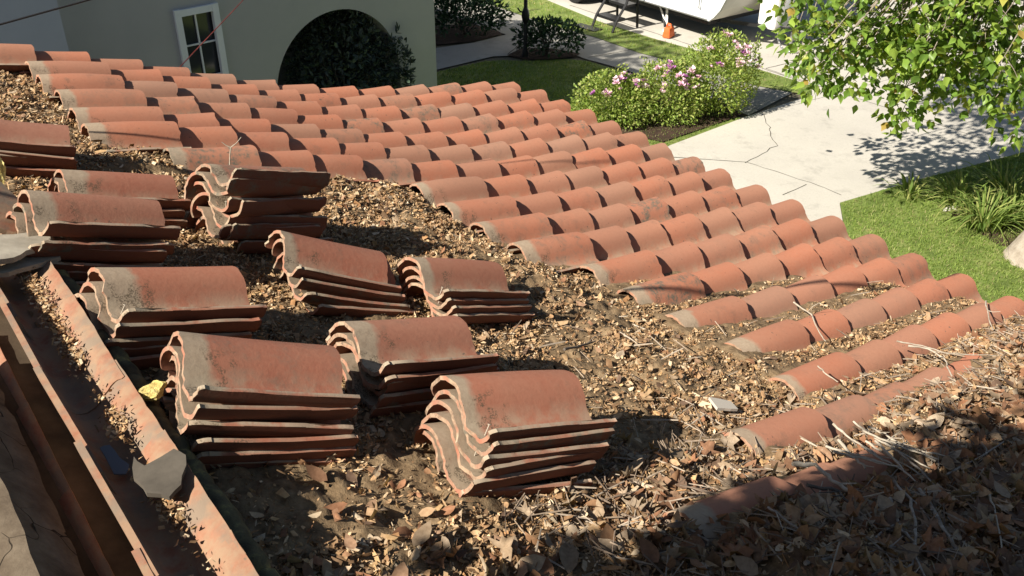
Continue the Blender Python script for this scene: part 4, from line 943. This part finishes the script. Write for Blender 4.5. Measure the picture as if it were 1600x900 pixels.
# strap leaved clumps and stone by the tree
def strap(n, L, seed):
    r = np.random.default_rng(seed); V = []; F = []
    for k in range(n):
        a = r.uniform(0, 6.28); d = np.array([math.cos(a), math.sin(a), 0]); s = np.array([-d[1], d[0], 0]); l = L * r.uniform(.6, 1.1); lean = r.uniform(.25, 1.0); w = r.uniform(.008, .015)
        o = d * r.uniform(0, .22); b = len(V); m_ = 6
        for q in range(m_ + 1):
            t = q / m_; x = l * lean * (t + .5 * t * t) * .75; z = l * (1.25 * t - (.35 + .75 * lean) * t * t)
            ww = w * (1 - t ** 3) + .001
            V += [o + d * x + s * ww + np.array([0, 0, z]), o + d * x - s * ww + np.array([0, 0, z])]
        F += [(b + 2 * q, b + 2 * q + 1, b + 2 * q + 3, b + 2 * q + 2) for q in range(m_)]
    return np.array(V), F
SG = np.array([(.19, .27, .06), (.24, .32, .08), (.13, .20, .045), (.34, .36, .12)])
for q, (x, y, L, lab) in enumerate([(5.60, 10.0, .62, 'sunlit strap leaved clump nearest the tree trunk'), (6.05, 10.2, .64, 'bright strap leaved clump at the right frame edge'), (5.55, 10.55, .56, 'strap leaved clump beside the pale stone, half in shade'),
                                     (6.2, 10.8, .66, 'tall shaded strap leaved clump behind the others'), (5.05, 10.85, .36, 'small strap leaved clump reaching over the lawn edge')]):
    nl = 120 if q < 4 else 40; v, f = strap(nl, L, q + 3)
    per = np.repeat(tints(nl, SG), 14, axis=0)
    me = bpy.data.meshes.new('strap_plant'); me.from_pydata(v.tolist(), [], f); at = me.color_attributes.new('tint', 'FLOAT_COLOR', 'POINT'); at.data.foreach_set('color', np.c_[per, np.ones(len(per))].astype(np.float32).ravel()); me.shade_smooth()
    o = link_mesh('strap_plant', me, M_GRASS); o.location = (x, y, .03); tag(o, lab, 'plant', 'strap leaved plants by the tree')
lump('edging_stone', (5.42, 10.42, .05), (.11, .08, .06), 3, noisy('pale_stone', [(.3, (.36, .34, .30)), (.7, (.52, .49, .44))], 8.0), .4, 'pale rounded stone at the foot of the strap leaved plants', 'stone', 2.1, .2)

# lawn blades
def inpoly(x, y, poly):
    c = np.zeros(len(x), bool); n = len(poly)
    for k in range(n):
        x0, y0 = poly[k]; x1, y1 = poly[(k + 1) % n]
        hit = ((y0 > y) != (y1 > y)) & (x < (x1 - x0) * (y - y0) / (y1 - y0 + 1e-12) + x0); c ^= hit
    return c
blade = (np.array([(-.09, 0, 0), (.09, 0, 0), (.06, .18, .6), (0, .45, 1.0), (-.06, .18, .6), (.12, .1, 0), (.2, -.02, 0), (.3, -.15, .5), (.42, -.35, .8), (-.15, .05, 0), (-.22, -.02, 0), (-.36, -.1, .45), (-.52, -.1, .7)], float),
         [(0, 1, 2, 4), (4, 2, 3), (5, 6, 7), (5, 7, 8), (9, 10, 11), (9, 11, 12)])
GR = np.array([(.19, .28, .06), (.25, .34, .075), (.30, .37, .10), (.14, .21, .045), (.39, .40, .17), (.44, .38, .20)]); GP = np.array([.26, .28, .2, .14, .08, .04])
def grass(poly, n, size, z, name):
    P = np.array(poly); x = rng.uniform(P[:, 0].min(), P[:, 0].max(), n); y = rng.uniform(P[:, 1].min(), P[:, 1].max(), n)
    k = inpoly(x, y, poly) & (rng.uniform(0, 1, n) < .35 + .8 * vnoise(x * 3, y * 3, 41)); x, y = x[k], y[k]; n = len(x)
    c = tints(n, GR, GP, .15) * (.82 + .36 * vnoise(x * 1.7, y * 1.7, 42))[:, None]
    scatter(name, [blade], np.c_[x, y, np.full(n, z)], rand_rots(n, .3), rng.uniform(size * .5, size * 1.3, n), c, np.zeros(n, int), M_GRASS, kind='stuff')
grass([(3.72, 8.6), (3.94, 9.8), (4.13, 10.64), (5.31, 11.32), (7.2, 12.29), (8.5, 12.5), (8, 9), (5.0, 7.6)], 62000, .036, .03, 'lawn_grass')
grass([(-1.4, 12.6), (.2, 11.6), (2.0, 12.3), (3.4, 13.6), (1.9, 15.8), (1.3, 16.38), (.2, 16.36), (-.5, 16.33), (-1.9, 15.3)], 30000, .04, .012, 'lawn_grass')
grass([(-3.0, 23.8), (-.43, 20.2), (.62, 18.84), (1.57, 17.88), (2.31, 16.89), (2.93, 16.34), (4.0, 15.15), (4.55, 14.8), (4.84, 14.7), (4.9, 15.1), (3.33, 16.95), (2.62, 17.7), (1.7, 18.86), (.6, 20.6), (-2.6, 24.2)], 26000, .055, .028, 'verge_grass')

# ------------------------------------------------------------------ tree at the right, with its branches hanging into view
tr = thing('shade_tree', (5.98, 9.28, .03), 'tree with pale trunk whose green leafy branches hang in at the upper right', 'tree')
bm = bmesh.new()
tp = [Vector((5.90, 9.22, -.05)), Vector((5.90, 9.22, .10)), Vector((5.96, 9.26, .30)), Vector((6.06, 9.32, .8)), Vector((6.18, 9.42, 1.6)), Vector((6.15, 9.6, 2.6)), Vector((5.95, 9.75, 3.4))]
add_tube(bm, tp, [.40, .31, .24, .20, .19, .17, .13], 14)
obj('trunk', bm, noisy('pale_bark', [(.3, (.24, .20, .155)), (.6, (.38, .33, .27)), (.8, (.46, .41, .34))], 9.0, .95, .8, .02), tr, smooth=60)
# branch tips (x, y, z) of the drooping boughs
TREEPTS = [(5.1, 9.93, 2.62, 0.2, 62), (5.23, 10.43, 2.08, 0.2, 62), (4.78, 9.06, 2.3, 0.2, 62), (3.92, 9.53, 2.58, 0.2, 62), (3.49, 11.24, 1.82, 0.2, 62), (5.01, 10.16, 2.54, 0.2, 62), (3.8, 9.95, 2.25, 0.2, 62), (5.34, 10.5, 1.79, 0.2, 62), (5.33, 10.0, 2.01, 0.2, 62), (4.24, 9.43, 2.22, 0.2, 62), (4.05, 10.19, 2.29, 0.2, 62), (4.55, 9.24, 2.88, 0.2, 62), (3.37, 9.85, 2.11, 0.2, 62), (3.77, 10.54, 2.41, 0.2, 62), (5.12, 10.51, 2.67, 0.2, 62), (4.61, 9.44, 2.73, 0.2, 62), (4.39, 9.68, 2.43, 0.2, 62), (3.73, 10.64, 2.03, 0.2, 62), (5.03, 10.18, 2.62, 0.2, 62), (3.16, 10.0, 2.86, 0.2, 62), (4.99, 10.01, 2.37, 0.2, 62), (4.42, 9.76, 2.37, 0.2, 62), (4.6, 9.78, 2.91, 0.2, 62), (3.48, 11.12, 2.49, 0.2, 62), (4.66, 10.15, 2.11, 0.2, 62), (4.61, 10.21, 2.09, 0.2, 62), (4.4, 10.2, 2.32, 0.2, 62), (3.96, 10.1, 2.26, 0.2, 62), (4.81, 10.33, 2.34, 0.2, 62), (4.83, 10.39, 2.74, 0.2, 62), (5.25, 10.09, 2.54, 0.2, 62), (4.75, 9.26, 2.62, 0.2, 62), (4.73, 9.6, 2.22, 0.2, 62), (3.76, 10.37, 2.11, 0.2, 62), (3.07, 10.09, 2.68, 0.2, 62), (4.51, 10.06, 2.35, 0.2, 62), (3.96, 10.26, 2.46, 0.2, 62), (4.62, 10.36, 2.27, 0.2, 62), (5.34, 9.6, 2.28, 0.2, 62), (5.53, 10.34, 2.67, 0.2, 62), (4.54, 10.63, 2.27, 0.2, 62), (4.52, 9.8, 2.19, 0.2, 62), (4.29, 9.67, 2.39, 0.2, 62), (4.54, 9.37, 2.88, 0.2, 62), (2.91, 10.22, 2.59, 0.11499999999999999, 40), (3.26, 10.79, 2.17, 0.13799999999999998, 45), (3.28, 10.36, 2.11, 0.11499999999999999, 40), (3.26, 9.81, 2.28, 0.13799999999999998, 50), (3.08, 10.08, 1.95, 0.057499999999999996, 22), (3.29, 10.47, 1.8, 0.057499999999999996, 20), (3.26, 9.85, 1.92, 0.06899999999999999, 22), (3.5, 10.09, 1.86, 0.0805, 30), (3.6, 9.92, 1.88, 0.092, 34), (3.44, 10.58, 1.52, 0.057499999999999996, 18), (3.41, 9.9, 1.79, 0.057499999999999996, 18), (3.72, 10.08, 1.7, 0.057499999999999996, 18), (3.84, 10.14, 1.9, 0.13799999999999998, 50), (4.23, 10.57, 1.76, 0.1495, 60), (3.92, 10.05, 2.21, 0.161, 60), (4.03, 9.66, 1.92, 0.13799999999999998, 60), (4.27, 9.92, 1.68, 0.11499999999999999, 48), (4.21, 9.89, 1.59, 0.1035, 36), (4.22, 10.14, 1.46, 0.0805, 22), (4.22, 9.56, 1.81, 0.092, 34), (4.38, 9.88, 1.4, 0.057499999999999996, 20), (4.37, 10.19, 1.17, 0.057499999999999996, 18), (4.5, 9.81, 1.56, 0.06899999999999999, 22), (4.88, 10.34, 1.27, 0.046, 12), (4.63, 9.69, 1.71, 0.057499999999999996, 16), (4.73, 10.31, 1.85, 0.1495, 60), (4.64, 9.64, 2.0, 0.11499999999999999, 48), (4.8, 9.65, 1.82, 0.092, 30), (5.01, 9.96, 2.14, 0.184, 70), (5.15, 9.66, 2.16, 0.184, 70), (5.42, 10.05, 2.29, 0.184, 70), (5.33, 10.03, 1.83, 0.13799999999999998, 50), (5.15, 9.31, 2.04, 0.13799999999999998, 50), (4.97, 9.46, 1.88, 0.1035, 34), (5.34, 9.7, 1.66, 0.11499999999999999, 40), (5.37, 9.88, 1.44, 0.06899999999999999, 20), (5.17, 9.07, 1.72, 0.11499999999999999, 36), (5.62, 9.91, 1.25, 0.06899999999999999, 20), (5.01, 9.48, 1.74, 0.06899999999999999, 20), (3.35, 9.92, 2.52, 0.1955, 70), (3.65, 9.97, 2.44, 0.1955, 70), (4.72, 10.22, 2.37, 0.207, 80), (4.11, 9.78, 2.49, 0.207, 80), (4.21, 9.56, 2.29, 0.1725, 70), (4.31, 9.64, 3.05, 0.28, 70), (4.48, 10.8, 3.25, 0.28, 70), (5.33, 10.49, 3.23, 0.28, 70), (3.56, 10.43, 3.29, 0.28, 70), (4.72, 9.66, 3.22, 0.28, 70), (5.47, 10.15, 2.88, 0.28, 70), (3.96, 9.7, 3.11, 0.28, 70), (3.52, 10.89, 3.5, 0.28, 70), (5.31, 9.97, 3.48, 0.28, 70), (3.46, 9.7, 3.15, 0.28, 70)]
bm = bmesh.new(); src = Vector((5.95, 9.75, 3.4)); rr = random.Random(4)
hubs = [Vector((5.0, 9.7, 3.9)), Vector((5.6, 10.6, 4.1)), Vector((6.3, 9.9, 4.6)), Vector((4.6, 9.0, 4.0)), Vector((6.8, 9.2, 4.0)), Vector((5.2, 8.6, 3.6)), Vector((6.0, 8.8, 3.4)), Vector((4.0, 11.0, 4.5))]
for h in hubs: add_tube(bm, [src, src.lerp(h, .5) + Vector((0, 0, .15)), h], [.10, .07, .045], 8)
LP = []; LU = []
for x, y, z, s, n in TREEPTS:
    n = int(n * .64)
    p = Vector((x, y, z)); h = min(hubs, key=lambda q: (q - p).length)
    mid = h.lerp(p, .55) + Vector((0, 0, .30)); pts = [h, h.lerp(mid, .5) + Vector((rr.gauss(0, .05), rr.gauss(0, .05), .12)), mid, mid.lerp(p, .6) + Vector((0, 0, .05)), p]
    add_tube(bm, pts, [.022, .016, .011, .007, .003], 5)
    k = rng.normal(0, 1, (n, 3)) * np.array([s, s, s * .9]); LP.append(np.array(p) + k); LU.append(k * .8 / s)
    for q in range(4):    # side sprays
        b = pts[2].lerp(pts[4], rr.uniform(0, 1)); e = b + Vector((rr.gauss(0, s), rr.gauss(0, s), -abs(rr.gauss(0, s)))); add_tube(bm, [b, b.lerp(e, .5) + Vector((0, 0, .02)), e], [.004, .003, .0015], 4)
        kk = n // 10; tt = rng.uniform(.2, 1.05, kk)[:, None]; LP.append(np.array(b) * (1 - tt) + np.array(e) * tt + rng.normal(0, .035, (kk, 3))); LU.append(np.tile(np.array(e - b) * 2, (kk, 1)))
obj('branch', bm, M_BARK, tr, smooth=60)
# the rest of the crown, above the picture
p, u = ellipsoid(2600, (3.7, 11.3, 4.75), (1.5, 1.5, .75), .2, 9, -1, 79); LP.append(p); LU.append(u)
p, u = ellipsoid(5200, (5.3, 9.9, 4.6), (2.3, 1.9, 1.25), .3, 12, -1, 77); k = p[:, 2] > 3.35
LP.append(p[k]); LU.append(u[k])
TG = np.array([(.14, .24, .04), (.19, .30, .05), (.25, .35, .06), (.09, .16, .03), (.35, .40, .08), (.40, .38, .08), (.38, .27, .07)]); TGP = np.array([.26, .27, .20, .14, .10, .02, .01])
leaves('foliage', np.concatenate(LP), np.concatenate(LU), (.08, .135), TG, M_LEAF, tr, (leafA, leafB), .75, .55, None, TGP)

# tall tree behind the neighbouring house; it dapples the lawn, the walk and the mulch beds
tb = thing('tall_tree', (-6.9, 12.0, 0), 'tall tree beyond the top of the frame shading the far lawn', 'tree')
bm = bmesh.new(); add_tube(bm, [(-6.9, 12.0, 0), (-6.9, 11.9, 3), (-6.85, 11.4, 6.0)], [.28, .22, .14], 10)
for k in range(9):
    a = k * .7; e = Vector((-6.86 + 1.6 * math.cos(a), 11.28 + 1.7 * math.sin(a), 7.2 + .8 * math.sin(a * 2.3))); add_tube(bm, [(-6.87, 11.5, 5.2), Vector((-6.87, 11.45, 5.9)).lerp(e, .5), e], [.09, .06, .02], 6)
obj('trunk', bm, M_BARK, tb, smooth=60)
p, u = ellipsoid(2500, (-6.86, 11.28, 7.1), (2.2, 2.25, 1.9), .15, 12, -1, 78)
leaves('crown', p, u, (.14, .24), TG[:4], M_LEAF, tb, (leafA, leafB), .5, .8)

# unseen tree added to break up the shade edge on the near roof corner
tb = thing('dapple_tree', (-3.4, -2.6, 0), 'unseen tree added to dapple the near corner of the roof', 'tree')
bm = bmesh.new(); add_tube(bm, [(-3.4, -2.6, 0), (-3.3, -2.5, 3), (-2.9, -1.9, 5.6), (-2.2, -.9, 6.3), (-1.4, .2, 6.1), (-.5, .9, 5.75)], [.22, .18, .11, .07, .04, .015], 8); obj('trunk', bm, M_BARK, tb, smooth=60)
P = []
for k in range(950):
    q = roof(rnd.gauss(17.5, .30), rnd.uniform(2.5, 13.5), -.05) - ldir * rnd.uniform(2.6, 3.9)
    if math.atan2(5.2 - q.z, math.hypot(q.x, q.y)) < R(4): P.append(tuple(q))
P = np.array(P); leaves('crown', P, rng.normal(0, 1, P.shape), (.07, .13), TG[:4], M_LEAF, tb, (leafA, leafB), .5, .8)

# ------------------------------------------------------------------ travel trailer
DN = -EU                                                   # down-roof direction: away and to the right
tl = thing('travel_trailer', (3.57, 17.23, 0.016), 'white travel trailer parked on the driveway, only its lower side in view', 'trailer')
def tw(v, u, z): p = Vector((3.57, 17.23, 0)) + EV * v + DN * u; return Vector((p.x, p.y, z))
prof = [(-5.6, .5), (0, .5), (.10, .58), (.24, .74), (.36, .98), (.42, 1.3), (.40, 1.7), (.30, 2.1), (.10, 2.42), (-.2, 2.58), (-5.3, 2.58), (-5.6, 2.2)]
bm = bmesh.new(); A = [bm.verts.new(tw(v, 0, z)) for v, z in prof]; B = [bm.verts.new(tw(v, 2.3, z)) for v, z in prof]
fa = bm.faces.new(A); fb = bm.faces.new(B[::-1]); n = len(prof)
for k in range(n):
    f = bm.faces.new((A[k], B[k], B[(k + 1) % n], A[(k + 1) % n])); f.material_index = 1 if 1 <= k <= 6 else 0
def siding():
    m = mat('embossed_white_siding', (.78, .79, .80), .4, .4); t = NT(m); co = t.coord('Object')
    v = t.n('ShaderNodeTexVoronoi'); v.inputs['Scale'].default_value = 26.0; t.l(co, v.inputs['Vector']); t.bump(v.outputs['Distance'], .6, .012)
    t.base(t.ramp(v.outputs['Distance'], [(.2, (.66, .69, .73)), (.6, (.80, .81, .82))])); return m
obj('body', bm, [siding(), noisy('cream_nose', [(.3, (.50, .48, .43)), (.7, (.60, .58, .53))], 3.0, .5, .1)], tl)
bm = bmesh.new()
for u in (.02, 2.28): add_tube(bm, [tw(v, u, z) for v, z in prof[1:9]], .018, 6)
add_tube(bm, [tw(-5.6, -.012, .52), tw(-.02, -.012, .52)], .016, 6)
obj('trim', bm, M_STEEL, tl)
bm = bmesh.new()
for u in (.45, 1.85):
    add_tube(bm, [tw(-5.4, u, .42), tw(-.1, u, .42)], .05, 4)
add_tube(bm, [tw(-.1, .45, .42), tw(1.25, 1.15, .40)], .04, 4); add_tube(bm, [tw(-.1, 1.85, .42), tw(1.25, 1.15, .40)], .04, 4)
vs = add_box(bm, 0, 0, 0, 5.0, 1.7, .15); bmesh.ops.rotate(bm, cent=(0, 0, 0), matrix=Matrix((EV, DN, Vector((0, 0, 1)))).transposed(), verts=vs); bmesh.ops.translate(bm, vec=tw(-2.75, 1.15, .40), verts=vs)  # underbody box added to deepen the shade under the trailer
obj('chassis', bm, M_BLACK, tl)
for v in (-3.9, -4.75):
    for u in (.16, 2.14):
        c = tw(v, u, .34); bm = bmesh.new(); q = DN * .1
        add_tube(bm, [c - q, c - q * .8, c + q * .8, c + q], [.27, .32, .32, .27], 20); wh = obj('wheel', bm, M_RUBBER, tl, smooth=40)
        bm = bmesh.new(); add_tube(bm, [c - q * 1.06, c + q * 1.06], .17, 16); obj('rim', bm, M_STEEL, wh, smooth=40)
bm = bmesh.new()
add_tube(bm, [tw(-1.35, .30, .48), tw(-1.15, .12, .05)], .028, 4); add_tube(bm, [tw(-1.22, .12, .03), tw(-1.08, .12, .03)], .04, 4); add_tube(bm, [tw(-1.55, .3, .42), tw(-1.22, .2, .10)], .018, 4)
obj('stabiliser_jack', bm, M_WHITE, tl)
bm = bmesh.new(); c = tw(-.22, -.03, .86)
add_tube(bm, [tw(-.22, -.005, .68), tw(-.22, -.05, .70), tw(-.22, -.05, 1.05), tw(-.22, -.005, 1.07)], .012, 6); obj('grab_handle', bm, M_STEEL, tl)
bm = bmesh.new(); quadp = [tw(-2.1, -.006, .56), tw(-1.45, -.006, .56), tw(-1.45, -.006, 2.35), tw(-2.1, -.006, 2.35)]; add_prism(bm, quadp, .012, -DN); dr = obj('door', bm, M_WHITE, tl)
bm = bmesh.new(); add_tube(bm, [tw(-1.55, -.03, 1.35), tw(-1.55, -.03, 1.5)], .014, 6); obj('handle', bm, M_BLACK, dr)
bm = bmesh.new(); add_prism(bm, [tw(-1.15, -.004, 1.35), tw(-.35, -.004, 1.35), tw(-.35, -.004, 1.95), tw(-1.15, -.004, 1.95)], .008, -DN); obj('window', bm, M_GLASS, tl)
bm = bmesh.new(); c = tw(.66, 1.15, .72)
vs = add_box(bm, 0, 0, 0, .46, .70, .74, None, .11); bmesh.ops.rotate(bm, cent=(0, 0, 0), matrix=Matrix((EV, DN, Vector((0, 0, 1)))).transposed(), verts=bm.verts); bmesh.ops.translate(bm, vec=c, verts=bm.verts)
obj('gas_bottle_cover', bm, M_WHITE, tl, smooth=40)
bm = bmesh.new(); add_tube(bm, [tw(1.02, 1.15, .03), tw(1.02, 1.15, .75)], .03, 8); add_tube(bm, [tw(1.02, 1.15, .016), tw(1.02, 1.15, .035)], .10, 10); add_tube(bm, [tw(1.2, 1.15, .40), tw(1.38, 1.15, .42)], .05, 8); obj('tongue_jack', bm, M_STEEL, tl, smooth=40)
def chain(bm, pts, r=.006):
    for k, (a, b) in enumerate(zip(pts, pts[1:])):
        c = (a + b) / 2; d = (b - a); L = d.length * .75; y = d.normalized(); x = y.orthogonal().normalized(); z = x.cross(y); s = x if k % 2 else z
        ring = [c + y * (L * .75 * math.sin(q)) + s * (L * .42 * math.cos(q)) for q in np.linspace(0, 2 * math.pi, 11)]
        add_tube(bm, ring, r, 5, False)
for s in (-.28, .28):
    P = [tw(.9, 1.15 + s, .42), tw(.98, 1.15 + s * 1.1, .2), tw(1.08, 1.15 + s * .9, .045), tw(1.22, 1.15 + s * .5, .04), tw(1.30, 1.15 + s * .1, .05)]; Q = []
    for a, b in zip(P, P[1:]): Q += [a.lerp(b, t / 4) for t in range(4)]
    bm = bmesh.new(); chain(bm, Q + [P[-1]], .009); obj('safety_chain', bm, M_STEEL, tl)
bm = bmesh.new(); c = tw(1.3, 1.15, .07)
vs = add_box(bm, 0, 0, 0, .3, .14, .1, None, .01); bmesh.ops.rotate(bm, cent=(0, 0, 0), matrix=Matrix((EV, DN, Vector((0, 0, 1)))).transposed(), verts=bm.verts); bmesh.ops.translate(bm, vec=c, verts=bm.verts)
tag(obj('wooden_block', bm, M_PALEWOOD), 'pale wooden block under the trailer tongue', 'block')

# folding step stool, fuel can
st = thing('step_stool', (1.98, 18.5, .03), 'black folding step stool standing before the white trailer', 'step stool')
def sp(v, u, z): p = Vector((1.98, 18.5, 0)) + EV * v + DN * u; return Vector((p.x, p.y, z))
for u0, z0, wv in ((-.20, .26, .27), (.08, .50, .27)):
    bm = bmesh.new(); add_prism(bm, [sp(-wv, u0, z0), sp(wv, u0, z0), sp(wv, u0 + .24, z0), sp(-wv, u0 + .24, z0)], .05); obj('tread', bm, M_BLACK, st)
for s in (-.29, .29):
    bm = bmesh.new()
    add_tube(bm, [sp(s, -.30, .03), sp(s, -.20, .25), sp(s, .02, .52), sp(s, .10, .72), sp(s, .22, .76), sp(s, .32, .62), sp(s, .36, .03)], .026, 6); add_tube(bm, [sp(s, -.2, .24), sp(s, .30, .24)], .022, 6)
    obj('side_frame', bm, M_BLACK, st)
bm = bmesh.new(); add_prism(bm, [(1.35, 18.72, .05), (1.75, 18.30, .05), (1.58, 18.14, .05), (1.18, 18.56, .05)], .015); tag(obj('door_mat', bm, M_BLACK), 'black mat lying on the grass by the step stool', 'mat')
fc = thing('fuel_can', (2.97, 17.87, .016), 'orange fuel can standing on the concrete beside the trailer', 'fuel can')
M_ORANGE = noisy('orange_plastic', [(.3, (.62, .12, .03)), (.7, (.72, .17, .05))], 6.0, .45, .05)
bm = bmesh.new(); add_box(bm, 0, 0, .13, .20, .30, .24, None, .03)
for v in bm.verts:
    if v.co.z > .2: v.co.x *= .8; v.co.y *= .86
bmesh.ops.rotate(bm, cent=(0, 0, 0), matrix=Matrix.Rotation(-.6, 3, 'Z'), verts=bm.verts); bmesh.ops.scale(bm, vec=(.8, .8, .8), verts=bm.verts); bmesh.ops.translate(bm, vec=(2.97, 17.87, .016), verts=bm.verts); obj('body', bm, M_ORANGE, fc, smooth=40)
bm = bmesh.new(); add_tube(bm, [(2.94, 17.93, .20), (2.945, 17.92, .265), (2.99, 17.85, .27), (3.0, 17.82, .20)], .018, 8); obj('handle', bm, M_ORANGE, fc, smooth=50)
bm = bmesh.new(); add_tube(bm, [(2.91, 17.95, .19), (2.89, 17.97, .27), (2.86, 18.01, .33)], [.03, .024, .014], 8); obj('spout', bm, M_BLACK, fc, smooth=50)

# lamp post and twin rods in the mulch beds
lp = thing('lamp_post', (.22, 16.6, .03), 'black lamp post rising from the mulch bed by the walk', 'lamp post')
bm = bmesh.new(); add_tube(bm, [(.22, 16.6, .03), (.22, 16.6, .12), (.22, 16.6, .16), (.22, 16.6, 2.0)], [.06, .055, .035, .033], 10)
obj('pole', bm, M_BLACK, lp, smooth=40)
bm = bmesh.new(); add_tube(bm, [(.22, 16.6, .62), (.22, 16.6, .68), (.22, 16.6, .76), (.22, 16.6, .84), (.22, 16.6, .9)], [.034, .06, .075, .06, .034], 12)
add_tube(bm, [(.22, 16.6, .80), (.12, 16.58, .84), (.08, 16.57, .90)], .014, 6); obj('collar', bm, M_BLACK, lp, smooth=40)
bm = bmesh.new(); add_tube(bm, [(.22, 16.6, 2.0), (.22, 16.6, 2.03), (.22, 16.6, 2.3), (.22, 16.6, 2.42)], [.06, .10, .13, .02], 6); obj('lantern', bm, M_BLACK, lp)
gp = thing('garden_rod', (-1.10, 18.65, .03), 'pair of thin black rods with a small white tag standing in the mulch bed', 'garden rods')
for dx in (0, .09):
    bm = bmesh.new(); add_tube(bm, [(-1.13 + dx, 18.65, .03), (-1.13 + dx, 18.65, 1.7)], .018, 6); obj('rod', bm, M_BLACK, gp)
bm = bmesh.new(); add_box(bm, -1.09, 18.62, .62, .07, .012, .14); obj('tag', bm, M_WHITE, gp)
bm = bmesh.new(); add_tube(bm, [(-1.15, 18.65, 1.7), (-1.02, 18.65, 1.7)], .02, 6); obj('crossbar', bm, M_BLACK, gp)
